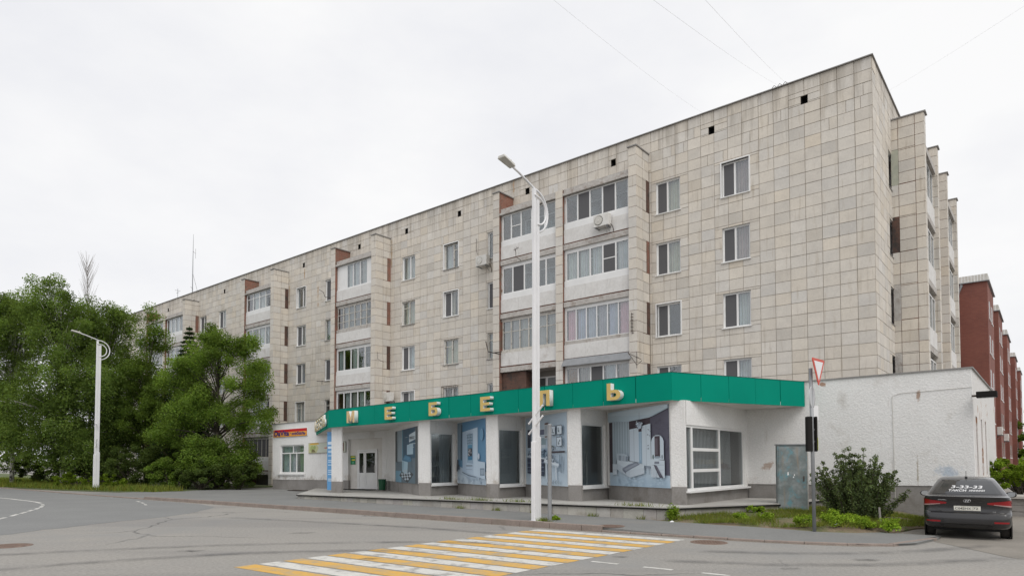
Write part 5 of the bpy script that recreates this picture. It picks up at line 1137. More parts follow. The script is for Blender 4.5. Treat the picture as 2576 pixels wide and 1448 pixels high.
def tri(sz, zt, cut):
    h = sz*.866; pts = [(-sz/2, 0), (sz/2, 0), (0, -h)]; out = []
    for i in range(3):
        a, b, c = pts[i-1], pts[i], pts[(i+1) % 3]
        out += [(b[0]+(a[0]-b[0])*cut, zt+b[1]+(a[1]-b[1])*cut), (b[0]+(c[0]-b[0])*cut, zt+b[1]+(c[1]-b[1])*cut)]
    return out
gw = plate('give_way_triangle', tri(.80, 4.28, .05), -.075, -.06, M['sign_red'], loc=(.10, .02, 0))
plate('triangle_face', tri(.56, 4.215, .02), -.079, -.0755, M['sign_white'], parent=gw, loc=(0, 0, 0), rz=0)
cz = 3.33; cp_ = [(.27*math.cos(2*math.pi*k/24), cz+.27*math.sin(2*math.pi*k/24)) for k in range(24)]
rs = plate('round_sign', cp_, .055, .07, M['sign_back'], loc=(.05, -.02, 0), rz=rzs+R(8)); MB().tube([(.02, .062, cz-.28), (.14, .062, cz-.24), (.23, .062, cz-.15), (.275, .062, cz+.0)], .012, 6).build('rim', M['dark_metal'], rs)
plate('white_plate', rc(-.04, 2.76, .38, 3.12), .055, .07, M['sign_white'], loc=(.03, 0, 0), rz=rzs-R(3))
for (x, sg, nm) in ((-.105, 1, 0), (.06, 1, 1)):
    w2 = .066 if nm == 0 else .024
    hd = MB().box(x-w2, x+w2, -.09, .07, 1.95, 2.83).build('signal_head', M['bitumen'], sp, bevel=.02)
MB().box(.096, .105, -.05, .05, 1.98, 2.3).build('edge_strip', mat('hi_vis_strip', (.55, .6, .05), .5), sp)
MB().tube([(-.1, 0, 2.5), (.1, 0, 2.5)], .025, 8).tube([(-.1, 0, 2.2), (.1, 0, 2.2)], .025, 8).build('clamp', M['grey_metal'], sp)
# ================================================================ electricity cabinet
pL = gnd(1957, 1286, .27); pR = gnd(2028, 1286, .27); cab = empty('electric_cabinet', (pL[0], pL[1], .22), math.atan2(-.30, 1)); tag(cab, 'grey steel electrical cabinet with flaking blue paint and scraped posters before the white wall', 'cabinet')
M['cab'] = mat('flaking_grey_blue_paint', (.26, .29, .29), .6, c2=(.17, .20, .20), nscale=3.5, namt=(.40, .58), dirt=(.13, .27, .31), dscale=3.8, damt=(.53, .66), streak=(.27, .21, .15), samt=(.60, .75), fine=(12, .85))
Wc = float(np.linalg.norm(pR-pL))*.98; MB().box(0, Wc, 0, .52, 0, 2.12).build('body', M['cab'], cab, bevel=.012)
MB().box(.04, Wc-.04, -.018, 0, .10, 2.06).build('door', M['cab'], cab, bevel=.006)
MB().box(-.03, Wc+.03, -.04, .56, 2.12, 2.15).build('roof_plate', M['grey_metal'], cab); MB().box(Wc, Wc+.04, .1, .4, .0, 1.9).build('side_cable_duct', M['slab'], cab)
MB().box(Wc-.12, Wc-.09, -.045, -.018, 1.0, 1.16).build('handle', M['dark_metal'], cab); m = MB()
for (x, z, w2, h2) in ((.28, 1.18, .05, .11), (.44, 1.10, .04, .05), (.47, 1.16, .03, .07)): m.face([(x, -.0245, z), (x+w2, -.0245, z+.01), (x+w2*.8, -.0245, z+h2), (x+.01, -.0245, z+h2*.9)])
m.build('paper_scrap', M['sign_white'], cab); MB().box(-.02, Wc+.02, .02, .5, -.25, 0).build('footing', M['plinth'], cab)
# ================================================================ air conditioners
def make_ac():
    o = empty('air_conditioner'); b = MB().box(-.40, .40, -.30, 0, 0, .56).build('casing', M['mesh_white'], o, bevel=.02)
    MB().lathe([(.235, 0), (.235, .012), (.2, .012), (.19, -.02)], 24, (-.12, -.30, .28), 'y').build('fan_ring', M['plastic_grey'], o)
    MB().lathe([(.195, .006), (.19, .012)], 24, (-.12, -.315, .28), 'y').build('fan_guard', M['net'], o)
    MB().lathe([(.045, -.02), (.04, -.035)], 12, (-.12, -.30, .28), 'y').build('hub', M['mesh_white'], o)
    MB().box(-.32, -.28, -.33, .12, -.05, 0).box(.28, .32, -.33, .12, -.05, 0).tube([(.3, -.3, -.03), (.3, .1, -.3)], .012, 5).build('bracket', M['grey_metal'], o)
    MB().tube([(.38, -.1, .1), (.46, -.05, .0), (.48, .05, -.2), (.40, .12, -.35)], .018, 6).build('hose', M['dark_metal'], o)
    return o
def on_block(o, s, t, z, rz=0): o.location = (*wst(s, t), z); o.rotation_euler = (0, 0, RZ+rz)
ac = make_ac(); s, z = fac(1516, 556, -1.25); on_block(ac, s, -1.12, z-.28); tag(ac, 'white air conditioner fixed to a top-floor loggia parapet beside the thick fin', 'air conditioner', 'air conditioners on the apartment block')
ac2 = copy_tree(ac); s, z = fac(1217, 657, -.2); on_block(ac2, s, -.14, z-.28); ac2['label'] = 'white air conditioner on the tiled wall beside a narrow window and dangling cable'
ac3 = copy_tree(ac); s, z = fac(976, 998, -.35); on_block(ac3, s, -.2, z-.28); ac3['label'] = 'white air conditioner just above the green canopy beside a tiled fin'
# ================================================================ aerials, brackets and cables on the block
def wires(name, label, paths, r=.018, cat='aerial', mat_='dark_metal'):
    o = empty(name, (*wst(0, 0), 0), RZ); tag(o, label, cat); m = MB()
    for i, pth in enumerate(paths):
        MB().tube([(-s, t, z) for s, t, z in pth], r, 5).build('rod', M[mat_], o)
    return o
def fz(u, v, t): s, z = fac(u, v, t); return (s, t, z)
wires('clothes_bracket', 'dark L-shaped iron bracket reaching out from the third-floor loggia past a narrow window', [[fz(1261, 891, -1.25), fz(1228, 884, -1.6), fz(1222, 858, -1.6)], [fz(1262, 884, -1.25), fz(1240, 887, -1.5)]], .03)
wires('aerial', 'small dark yagi aerial below the top-floor loggia beside the lamp pole', [[fz(1292, 629, -1.5), fz(1305, 622, -1.3)], [fz(1297, 626, -1.4), fz(1298, 645, -1.4)], [fz(1295, 624, -1.5), fz(1296, 631, -1.5)], [fz(1300, 621, -1.4), fz(1301, 628, -1.4)], [fz(1298, 645, -1.4), fz(1312, 656, -1.06)]], .014)
wires('aerial', 'black comb-shaped aerial upright on the thick tiled fin', [[fz(1589, 786, -1.24), fz(1590, 838, -1.24)]]+[[fz(1587, v, -1.26), fz(1593, v, -1.26)] for v in (789, 797, 805, 813, 822, 831)]+[[fz(1590, 838, -1.24), fz(1595, 836, -1.19)]], .014)
wires('aerial', 'rusty bow-shaped aerial on an arm from the lowest visible loggia with the tin awning', [[fz(1580, 888, -1.3), fz(1613, 903, -1.5)], [fz(1580, 886, -1.3), fz(1602, 918, -1.5), fz(1615, 906, -1.5)], [fz(1600, 899, -1.5), fz(1606, 898, -1.5)], [fz(1602, 885, -1.5), fz(1602, 925, -1.5)]], .014)
wires('clothes_bracket', 'kinked thin iron bracket by the narrow window next to the single loggia column', [[fz(803, 728, -.9), fz(814, 735, -.9), fz(817, 746, -.9), fz(831, 750, -.1)]], .02)
wires('clothes_bracket', 'T-shaped iron bracket by the lower narrow window above the shop', [[fz(797, 958, -.9), fz(829, 959, -.05)], [fz(810, 957, -.7), fz(810, 966, -.7)]], .022)
wires('hanging_cable', 'thin dark cable hanging above the wall-mounted air conditioner', [[fz(1198, 600, -.05), fz(1199, 607, -.06), fz(1198, 625, -.05), fz(1201, 640, -.05)]], .012, 'cable')
wires('hanging_cable', 'thin bent cable below the white loggia windows of the single column', [[fz(950, 985-100, -1.15), fz(950, 902, -1.15), fz(966, 911, -1.15)]], .012, 'cable')
# dish
s, z = fac(667, 1050, -1.5); dz = empty('satellite_dish', (*wst(s, -1.5), z), RZ+R(25)); tag(dz, 'white satellite dish on a loggia half hidden behind the maple leaves', 'dish')
MB().lathe([(.02, .0), (.2, -.02), (.34, -.08), (.42, -.14), (.41, -.14), (.33, -.075)], 20, (0, 0, 0), 'y').build('reflector', M['mesh_white'], dz, smooth=True); MB().tube([(0, 0, 0), (0, .4, -.1)], .02, 6).build('mount', M['grey_metal'], dz); MB().tube([(0, 0, -.36), (0, -.45, -.05)], .012, 5).build('feed_arm', M['grey_metal'], dz)
# roof mast
s, z = fac(484, 736, .4); ms = empty('roof_mast', (*wst(s, .4), ROOF-.05), RZ); tag(ms, 'slender lattice radio mast with a guy wire on the flat roof edge', 'mast')
hm = 5.7; MB().tube([(0, 0, 0), (0, 0, hm*.6), (.03, 0, hm)], [.045, .03, .012], 6).build('mast_tube', M['grey_metal'], ms)
MB().tube([(0, 0, 2.1), (.5, .1, .8), (.95, .1, -.0), (1.0, -.45, -.9)], .012, 5).build('guy_wire', M['dark_metal'], ms); MB().tube([(-.35, 0, .9), (.1, 0, .6)], .015, 5).tube([(0, 0, hm*.72), (.3, .1, hm*.68)], .012, 5).tube([(.28, .1, hm*.6), (.28, .1, hm*.76)], .01, 5).build('cross_arm', M['dark_metal'], ms)
s, z = fac(447, 745, .6); o = empty('aerial', (*wst(s, .6), ROOF-.05), RZ); tag(o, 'small cross-shaped aerial on the roof edge next to the radio mast', 'aerial')
MB().tube([(0, 0, 0), (0, 0, 1.3)], .02, 5).build('rod', M['grey_metal'], o); MB().tube([(-.3, 0, .9), (.3, 0, .9)], .015, 5).tube([(0, -.25, 1.1), (0, .25, 1.1)], .015, 5).build('rod', M['grey_metal'], o)
s, z = fac(1955, 222, .2); o = empty('cable_hook', (*wst(s, .2), ROOF+.05), RZ); tag(o, 'small wire hooks holding overhead cables on the roof edge near the corner', 'hook')
for k in range(3): MB().tube([(k*.22-.2, 0, -.02), (k*.22-.2, 0, .14), (k*.22-.12, 0, .22), (k*.22-.04, 0, .14), (k*.22-.05, 0, .05)], .012, 5).build('hook', M['dark_metal'], o)
# overhead cables from the roof across the street
M['cable'] = mat('pale_cable', (.8, .8, .82), .6)  # even pale colour keeps the thin strands faint
def cable(label, a, b, sag, r=.0018):
    a, b = Vector(a), Vector(b); pts = [a.lerp(b, k/24)-Vector((0, 0, sag*4*(k/24)*(1-k/24))) for k in range(25)]
    o = empty('overhead_cable', a); tag(o, label, 'cable', 'overhead cables'); MB().tube([q-a for q in pts], r, 5).build('strand', M['cable'], o)
rA = Vector((*wst(3.15, .2), ROOF+.15)); s_, _ = fac(1772, 278, .2); rB = Vector((*wst(s_, .2), ROOF+.1))
cable('thin cable rising from the roof hooks near the corner, lower of the pair', rA, at(1630, -10, 9.0), .08); cable('thin cable rising from the roof hooks near the corner, steeper of the pair', rA+Vector((.25, -.15, 0)), at(1765, -10, 9.0), .06)
cable('thin cable rising from the middle of the long roof edge', rB, at(1380, -10, 11.0), .1); tE, _ = side(2236, 240, S0); rC = Vector((*wst(S0+.2, tE), ROOF+.1))
cable('thin cable rising from the end wall roof edge over the yard', rC, at(2600, 0, 14.0), .05)
# ================================================================ the parked saloon, seen from behind
M['car'] = mat('dusty_black_car_paint', (.009, .009, .011), .25, c2=(.024, .023, .023), nscale=1.3, namt=(.35, .8), spec=.6, dirt=(.05, .047, .042), dscale=1.2, damt=(.6, .95)); M['car'].node_tree.nodes['Principled BSDF'].inputs['Coat Weight'].default_value = .6; M['car'].node_tree.nodes['Principled BSDF'].inputs['Coat Roughness'].default_value = .12
M['car_glass'] = mat('tinted_car_glass', (.018, .020, .022), .06, spec=.75)
M['trim'] = mat('black_plastic_trim', (.022, .022, .022), .6, c2=(.05, .047, .043), nscale=3); M['rubber'] = mat('tyre_rubber', (.022, .021, .020), .85, c2=(.05, .046, .04), nscale=5)
M['tail'] = mat('red_tail_light', (.28, .010, .014), .15, spec=.7); M['tail_clear'] = mat('clear_tail_light', (.45, .30, .29), .15); M['chrome'] = mat('chrome', (.75, .75, .76), .18, metal=1.0); M['plate'] = mat('number_plate', (.68, .67, .60), .5, dirt=(.45, .42, .35), dscale=6); M['ink'] = mat('black_ink', (.03, .03, .03), .6); M['decal'] = mat('white_vinyl', (.66, .66, .66), .5); M['mirror'] = mat('mirror_glass', (.6, .63, .66), .05, metal=1.0)
BR = [(.25, .76, -.80, 3.30), (.275, .80, -.875, 3.38), (.32, .835, -.925, 3.43), (.36, .848, -.935, 3.44), (.38, .852, -.962, 3.45), (.48, .860, -.972, 3.46), (.56, .864, -.965, 3.46), (.615, .865, -.945, 3.45), (.635, .865, -.912, 3.44), (.655, .865, -.872, 3.43), (.72, .866, -.862, 3.38), (.80, .866, -.868, 3.28), (.88, .863, -.882, 3.00), (.94, .856, -.905, 2.70), (.985, .842, -.925, 2.45), (1.005, .832, -.928, 2.30), (1.015, .82, -.90, 2.20), (1.025, .80, -.80, 2.1)]
GH = [(1.0, .815, -.66, 2.2), (1.06, .79, -.555, 2.02), (1.12, .755, -.43, 1.86), (1.20, .705, -.26, 1.66), (1.28, .655, -.085, 1.46), (1.35, .61, .08, 1.28), (1.385, .585, .18, 1.18), (1.415, .555, .30, 1.08), (1.435, .50, .42, 1.0), (1.447, .40, .55, .92), (1.45, .2, .65, .88)]
def prof(z, T):
    if z <= T[0][0]: return T[0][1:]
    for a, b in zip(T, T[1:]):
        if z <= b[0]:
            f = (z-a[0])/(b[0]-a[0]); return tuple(a[k]+(b[k]-a[k])*f for k in (1, 2, 3))
    return T[-1][1:]
def rear_at(x, w, yr, crown, rc, ry):
    ax_ = min(abs(x), w); base = yr+crown*(min(ax_, w-rc)/w)**2
    if ax_ > w-rc: d = (ax_-(w-rc))/rc; base += ry*(1-math.sqrt(max(0, 1-d*d)))
    return base
def ring(z, w, yr, yf, crown, rc, ry, n_r=21):
    xs = [w*math.sin(math.pi/2*(-1+2*k/(n_r-1))) for k in range(n_r)]
    rear = [(x, rear_at(x, w, yr, crown, rc, ry), z) for x in xs]
    ys, ye = rear[-1][1], yf-.35*min(1, w)
    sd = [ys+(ye-ys)*k/9 for k in range(1, 9)]
    fr_x = [w*math.cos(math.pi*k/14) for k in range(0, 15)]
    fr = [(x, ye+(yf-ye)*math.sqrt(max(0, 1-(abs(x)/w)**2.6)), z) for x in fr_x]
    bulge = lambda y: w
    return rear+[(w, y, z) for y in sd]+fr+[(-w, y, z) for y in reversed(sd)]
def loft(T, crown, rc, ry, name, parent, cap=True):
    m = MB(); n = None
    for (z, w, yr, yf) in T:
        r = ring(z, w, yr, yf, crown, min(rc, w*.5), ry); n = len(r); m.v += r
    for i in range(len(T)-1):
        for k in range(n): k2 = (k+1) % n; m.f.append((i*n+k, i*n+k2, (i+1)*n+k2, (i+1)*n+k)); m.m.append(0); m.c.append(None)
    m.f.append(tuple(range(n-1, -1, -1))); e = (len(T)-1)*n; m.f.append(tuple(e+k for k in range(n))); m.m += [0, 0]; m.c += [None, None]
    return m
cp0 = (gnd(2345, 1343)+gnd(2527, 1352.7))/2
car = empty('parked_car', (cp0[0], cp0[1], 0), math.atan2(.82, .57)-R(90)); tag(car, 'dusty black four-door saloon with taxi lettering on its rear window, parked tail out', 'car')
BC = (.11, .22, .26); GC = (.13, .20, .24)
bd = loft(BR, *BC, 'body', car).build('body', M['car'], car, smooth=True); bd.data.set_sharp_from_angle(angle=R(38))
gh = loft(GH, *GC, 'cabin', car).build('cabin', M['car'], car, smooth=True); gh.data.set_sharp_from_angle(angle=R(50))
def patch(name, poly, off, mat_, T=BR, C_=BC, nx=10, nz=3, parent=car):
    """quad patch: poly = (x0,zb0,zt0,x1,zb1,zt1) spread on the tail surface"""
    x0, b0, t0, x1, b1, t1 = poly; m = MB(); g = []
    for i in range(nx+1):
        f = i/nx; x = x0+(x1-x0)*f; row = []
        for j in range(nz+1):
            z = (b0+(b1-b0)*f)+((t0+(t1-t0)*f)-(b0+(b1-b0)*f))*j/nz; w, yr, yf = prof(z, T); row.append((x, rear_at(x, w, yr, C_[0], C_[1], C_[2])-off, z))
        g.append(row)
    for a, b in zip(g, g[1:]):
        for j in range(nz): m.face([a[j], b[j], b[j+1], a[j+1]])
    return m.build(name, mat_, parent, smooth=True)
# rear window and side windows
patch('rear_window', (-.58, 1.05, 1.05, .58, 1.05, 1.05), .004, M['car_glass'], GH, GC)
bpy.data.objects.remove(car.children[-1])
m = MB(); g = []
for j in range(13):
    z = 1.055+(1.372-1.055)*j/12; w, yr, yf = prof(z, GH); row = []
    for i in range(17): x = (w-.10)*(-1+2*i/16); row.append((x, rear_at(x, w, yr, *GC)-.005, z+.003))
    g.append(row)
for a, b in zip(g, g[1:]):
    for i in range(16): m.face([a[i], a[i+1], b[i+1], b[i]])
m.build('rear_window', M['car_glass'], car, smooth=True)
for sgn in (-1, 1):
    m = MB()
    for (ya, yb) in ((.42, .95), (1.0, 1.55)):
        g = []
        for j in range(5):
            z = 1.07+(1.36-1.07)*j/4; w, yr, yf = prof(z, GH); sh = (z-1.07)*1.0
            g.append([(sgn*(w+.003), max(ya+sh*.25, yr+.38), z), (sgn*(w+.003), min(yb-sh*.15, yf-.42), z)])
        for a, b in zip(g, g[1:]): m.face([a[0], a[1], b[1], b[0]] if sgn > 0 else [a[1], a[0], b[0], b[1]])
    m.build('side_window', M['car_glass'], car)
# boot lid shut lines, lip, lamps, reflectors
for sgn in (-1, 1):
    tl = patch('tail_light', (sgn*.862, .775, .935, sgn*.395, .835, .872), .008, M['tail'], nx=16)
    patch('reverse_light', (sgn*.855, .775, .808, sgn*.52, .822, .835), .011, M['tail_clear'], nx=12, nz=1, parent=tl)
    patch('reflector', (sgn*.80, .405, .442, sgn*.52, .402, .445), .008, M['tail'], nx=8, nz=1)
    patch('bumper_pocket', (sgn*.83, .36, .47, sgn*.48, .35, .46), .003, M['trim'], nx=8, nz=2)
    patch('shut_line', (sgn*.40, .640, .652, sgn*.56, .665, .678), .003, M['trim'], nx=4, nz=1); patch('shut_line', (sgn*.56, .665, .678, sgn*.70, .74, .755), .004, M['trim'], nx=4, nz=1)
patch('shut_line', (-.40, .640, .652, .40, .640, .652), .004, M['trim'], nx=10, nz=1)
patch('boot_crease', (-.62, .872, .882, .62, .872, .882), .002, M['trim'], nx=12, nz=1)
patch('diffuser', (-.50, .262, .335, .50, .262, .335), .006, M['trim'], nx=12, nz=3); patch('diffuser_rib', (-.45, .30, .31, .45, .30, .31), .014, M['car'], nx=10, nz=1)
# number plate with its lettering
w, yr, yf = prof(.74, BR); pl = MB().box(-.26, .26, -.012, 0, -.056, .056).build('number_plate', M['plate'], car, (0.01, yr-.010, .735), bevel=.006)
m = MB(); put_text(m, 'С042НХ', -.235, -.03, .31, .056, -.0135, offset=.012); put_text(m, '72', .115, -.022, .095, .05, -.0135, offset=.012); m.box(.095, .099, -.0135, -.0125, -.05, .05)
for z in (-.052, .049): m.box(-.255, .255, -.0135, -.0125, z, z+.003)
m.build('plate_lettering', M['ink'], pl)
# emblem: oval ring with a leaning H, model script
w, yr, yf = prof(.905, BR); em = empty('emblem', (0.01, yr-.016, .912), 0, car)
MB().tube([(.068*math.cos(a), 0, .036*math.sin(a)) for a in [2*math.pi*k/28 for k in range(29)]], .006, 6, caps=False).tube([(-.034, 0, -.022), (-.012, 0, .024)], .007, 6).tube([(.012, 0, -.024), (.034, 0, .022)], .007, 6).tube([(-.022, 0, -.006), (.0, 0, .004), (.022, 0, .006)], .006, 6).build('oval', M['chrome'], em)
w, yr, yf = prof(.93, BR); m = MB(); put_text(m, 'SOLARIS', -.56, .915, .17, .022, rear_at(-.5, w, yr, *BC)-.012, offset=.01); m.build('script', M['chrome'], car)
w, yr, yf = prof(.66, BR); m = MB(); put_text(m, '1.6', .50, .655, .055, .026, rear_at(.5, w, yr, *BC)-.008, offset=.01); m.build('script', M['chrome'], car)
# white lettering on the rear window, draped on the glass
m = MB()
def drape(body, x, z, wd, ht, off=0.02):
    ps, tw_, th_ = text_polys(body, 1.0, off)
    for p_ in ps:
        q_ = []
        for (a, b) in p_:
            X, Z = x+a/tw_*wd+b/th_*.02, z+b/th_*ht; w, yr, yf = prof(Z, GH); q_.append((X, rear_at(X, w, yr, *GC)-.012, Z+.004))
        m.face(q_)
drape('3-33-33', -.31, 1.180, .62, .066, .025); drape('ТАКСИ', -.37, 1.108, .36, .05, .03); drape('НННННН', .05, 1.112, .30, .042, .03)
m.build('window_lettering', M['decal'], car)
# wheels
def wheel(x, y):
    o = empty('wheel', (x, y, .305), 0, car)
    MB().lathe([(.20, -.09), (.275, -.095), (.30, -.075), (.305, -.04), (.305, .04), (.30, .075), (.275, .095), (.20, .09)], 28, axis='x').build('tyre', M['rubber'], o, smooth=True); MB().lathe([(.19, -.07), (.20, -.085), (.2, .085), (.19, .07)], 22, axis='x').build('rim', M['grey_metal'], o)
for x in (-.745, .745):
    wheel(x, 0.0); wheel(x, 2.6)
for sgn in (-1, 1):
    m = MB(); m.lathe([(.37, -.01), (.37, .012)], 26, (sgn*.862, 0, .33), 'x'); m.lathe([(.37, -.01), (.37, .012)], 26, (sgn*.862, 2.6, .33), 'x'); m.build('wheel_arch', M['trim'], car)
MB().box(-.66, .66, -.7, 3.2, .2, .27).build('underbody', M['black'], car)
MB().tube([(0, .36, 1.43), (0, .36, 1.455)], .03, 8).tube([(0, .37, 1.45), (0, .33, 1.60)], .006, 5).build('aerial', M['trim'], car)
for sgn in (-1, 1):
    o = empty('mirror', (sgn*.93, 1.38, .985), 0, car); m = MB(); pts = []
    m.lathe([(.01, -.11), (.07, -.09), (.092, -.03), (.092, .04), (.07, .10), (.02, .12)], 14, axis='x'); me = m.build('mirror_shell', M['car'], o, smooth=True); me.scale = (1, .75, .82)
    MB().lathe([(.062, 0), (.062, .004)], 16, (0, -.072, 0), 'y').build('mirror_glass', M['mirror'], o).scale = (1.35, 1, .95); MB().box(-.14*sgn, -.02*sgn, -.02, .03, -.05, -.015).build('mirror_arm', M['trim'], o)
    for dy in (.75, 1.6): MB().box(sgn*.866, sgn*.885, dy, dy+.18, .80, .825).build('door_handle', M['car'], car)
# ================================================================ vegetation
def leaf_cloud(centres, radii, n_each, size, droop=0.0, flat=.75, shade=(.62, 1.25), aspect=.62, bias_up=.35):
    """small leaf quads spread through clumps; returns verts and per-leaf tints"""
    cs = np.repeat(np.array(centres), n_each, axis=0); rs = np.repeat(np.array(radii), n_each); n = len(cs)
    d = rng.normal(size=(n, 3)); d /= np.linalg.norm(d, axis=1)[:, None]; rr = rng.random(n)**.45
    off = d*(rr*rs)[:, None]; off[:, 2] *= flat
    p = cs+off
    if droop: p[:, 2] -= droop*np.abs(rng.normal(size=n))*rs*(rng.random(n) < .55)
    nrm = rng.normal(size=(n, 3)); nrm[:, 2] = np.abs(nrm[:, 2])+bias_up; nrm /= np.linalg.norm(nrm, axis=1)[:, None]
    a = np.cross(nrm, rng.normal(size=(n, 3))); a /= np.linalg.norm(a, axis=1)[:, None]; b = np.cross(nrm, a)
    sz = size*rng.uniform(.65, 1.3, n)
    a *= sz[:, None]; b *= (sz*aspect)[:, None]
    v = np.stack([p-a, p-b*.9, p+a, p+b*.9], axis=1).reshape(-1, 3)
    clump = np.repeat(rng.uniform(shade[0], shade[1], len(centres)), n_each)
    g = clump*rng.uniform(.88, 1.12, n); hue = rng.normal(0, .05, n)
    c = np.stack([g*(1+hue), g, g*(1-.5*hue)*rng.uniform(.8, 1.1, n)], axis=1)
    return v, np.clip(c, .2, 2.2)
def crown_obj(parts, mat_, parent, name='crown'):
    v = np.concatenate([p[0] for p in parts]); c = np.concatenate([p[1] for p in parts])
    o = bpy.data.objects.new(name, fast_mesh(name, v, 4, mat_, c)); col.objects.link(o); o.parent = parent; return o
def sample_lobes(lobes, n, shell=.55):
    """points in a union of ellipsoids (cx,cy,cz,rx,ry,rz), more of them near the skin"""
    out = []; wts = np.array([l[3]*l[4]*l[5] for l in lobes])**.7; wts = wts/wts.sum()
    for _ in range(n):
        l = lobes[rng.choice(len(lobes), p=wts)]; d = rng.normal(size=3); d /= np.linalg.norm(d); r = rng.uniform(shell, 1.0) if rng.random() < .8 else rng.uniform(.1, shell)
        out.append((l[0]+d[0]*l[3]*r, l[1]+d[1]*l[4]*r, l[2]+d[2]*l[5]*r))
    return np.array(out)
def limbs(m, base, top, cents, r0, every=2, zmin=1.5):
    base, top = Vector(base), Vector(top)
    for c in cents[::every]:
        c = Vector(c); f = max(.18, min(.92, (c.z*.72-base.z)/(top.z-base.z))); st_ = base.lerp(top, f); 
        if st_.z < zmin: continue
        mid = st_.lerp(c, .5)+Vector((0, 0, .12*(c-st_).length)); r = max(.012, r0*.34*(1-f)+.012)
        m.tube([st_, mid, c], [r, r*.7, r*.3], 5)
def tree(name, label, base, lobes, n_c, n_leaf, size, leaf, bark, r0, top, group=None, droop=0.0, cr=(.4, .85), flat=.75, lean=(0, 0), shade=(.55, 1.35), cat='tree', every=2, trunks=1):
    """base world point, lobes relative to it"""
    o = empty(name, base); tag(o, label, cat, group)
    cents = sample_lobes(lobes, n_c); cents[:, 2] = np.maximum(cents[:, 2], .35)
    m = MB()
    for k in range(trunks):
        a = 2*math.pi*k/max(trunks, 1); dx, dy = (.25*math.cos(a), .25*math.sin(a)) if trunks > 1 else (0, 0); tx, ty = lean[0]+dx*3, lean[1]+dy*3
        pts = [(dx+tx*(q/6)**1.4+random.uniform(-.05, .05)*q/6*2, dy+ty*(q/6)**1.4+random.uniform(-.05, .05)*q/6*2, -.1+top*q/6) for q in range(7)]
        m.tube(pts, [r0*(1-.145*q) for q in range(7)], 9)
        limbs(m, pts[0], pts[-1], cents[k::trunks], r0, every)
    m.build('trunk', M[bark], o, smooth=True)
    rad = rng.uniform(cr[0], cr[1], len(cents))
    crown_obj([leaf_cloud(cents, rad, n_leaf, size, droop, flat, shade)], M[leaf], o)
    return o
def base_at(u, y, z=.05): q = at(u, 1200, y); return (q.x, y, z)
def lobe(u, v, y, rx, rz, base, ry=None):
    q = at(u, v, y); return (q.x-base[0], q.y-base[1], q.z-base[2], rx, ry or rx*.8, rz)
BIRCH = 'birches on the grass verge'
b = base_at(158, 46.0)
tree('birch_tree', 'broad weeping birch with a pale trunk standing straight behind the verge lamp', b, [lobe(150, 830, 46, 3.0, 3.2, b), lobe(120, 760, 46, 2.2, 1.9, b), lobe(200, 960, 45, 3.2, 3.0, b), lobe(110, 1010, 45, 3.0, 3.2, b), lobe(170, 1110, 44.5, 2.8, 1.8, b)], 330, 330, .066, 'leaf_birch', 'birch_bark', .17, 12.5, BIRCH, 1.1, lean=(-.4, 0))
b = base_at(30, 48.0)
tree('birch_tree', 'weeping birch at the open end of the tree row beside the bright field gap', b, [lobe(20, 830, 48, 2.6, 3.0, b), lobe(40, 770, 48, 1.9, 1.5, b), lobe(0, 980, 47, 2.8, 3.0, b), lobe(30, 1080, 47, 2.4, 1.8, b)], 250, 320, .066, 'leaf_birch', 'birch_bark', .16, 12, BIRCH, 1.1)
b = base_at(-90, 47.0)
tree('birch_tree', 'weeping birch on the verge next to the field gap, outermost of the row', b, [lobe(-90, 850, 47, 2.8, 3.2, b), lobe(-80, 1000, 47, 3.0, 3.0, b)], 130, 260, .075, 'leaf_birch', 'birch_bark', .16, 12, BIRCH, 1.1)
b = base_at(262, 48.5)
tree('birch_tree', 'dense birch between the verge lamp and the end of the apartment block', b, [lobe(262, 850, 48.5, 2.4, 2.8, b), lobe(280, 800, 48.5, 1.6, 1.2, b), lobe(285, 960, 48, 2.2, 3.0, b), lobe(250, 1080, 47, 2.4, 2.6, b), lobe(305, 1090, 47, 2.0, 2.2, b)], 280, 320, .066, 'leaf_birch', 'birch_bark', .17, 12, BIRCH, .9)
b = base_at(220, 51.0)
o = empty('bare_tree', b); tag(o, 'leafless grey treetop sticking out above the birches', 'tree'); m = MB(); tp = at(218, 655, 51.0)
m.tube([(0, 0, 0), (.1, 0, 8), (tp.x-b[0], 0, tp.z)], [.16, .06, .008], 7)
for k in range(110):
    h = random.uniform(.66, .98)*tp.z; a = random.uniform(0, 6.28); L = min((tp.z*1.03-h)*.6, random.uniform(.5, 1.1)); q0 = Vector(((tp.x-b[0])*(h/tp.z)**2, 0, h)); q1 = q0+Vector((math.cos(a)*L*.7, math.sin(a)*L*.7, L*1.7)); m.tube([q0, q0.lerp(q1, .5)+Vector((0, 0, -.05*L)), q1], [.012, .008, .004], 4)
m.build('trunk', M['twig'], o)
b = base_at(372, 47.5)
tree('poplar_tree', 'slim tree with a loose leafy top rising before the far loggias', b, [lobe(375, 800, 47.5, 1.0, 1.0, b), lobe(388, 855, 47.5, 1.2, 1.0, b), lobe(355, 960, 47, 2.0, 2.0, b), lobe(400, 1000, 46.5, 1.8, 1.6, b), lobe(380, 1060, 46.5, 2.2, 2.2, b)], 150, 290, .064, 'leaf_maple', 'bark', .13, 11.0, None, .4, cr=(.4, .75), shade=(.5, 1.0))
b = base_at(545, 43.0)
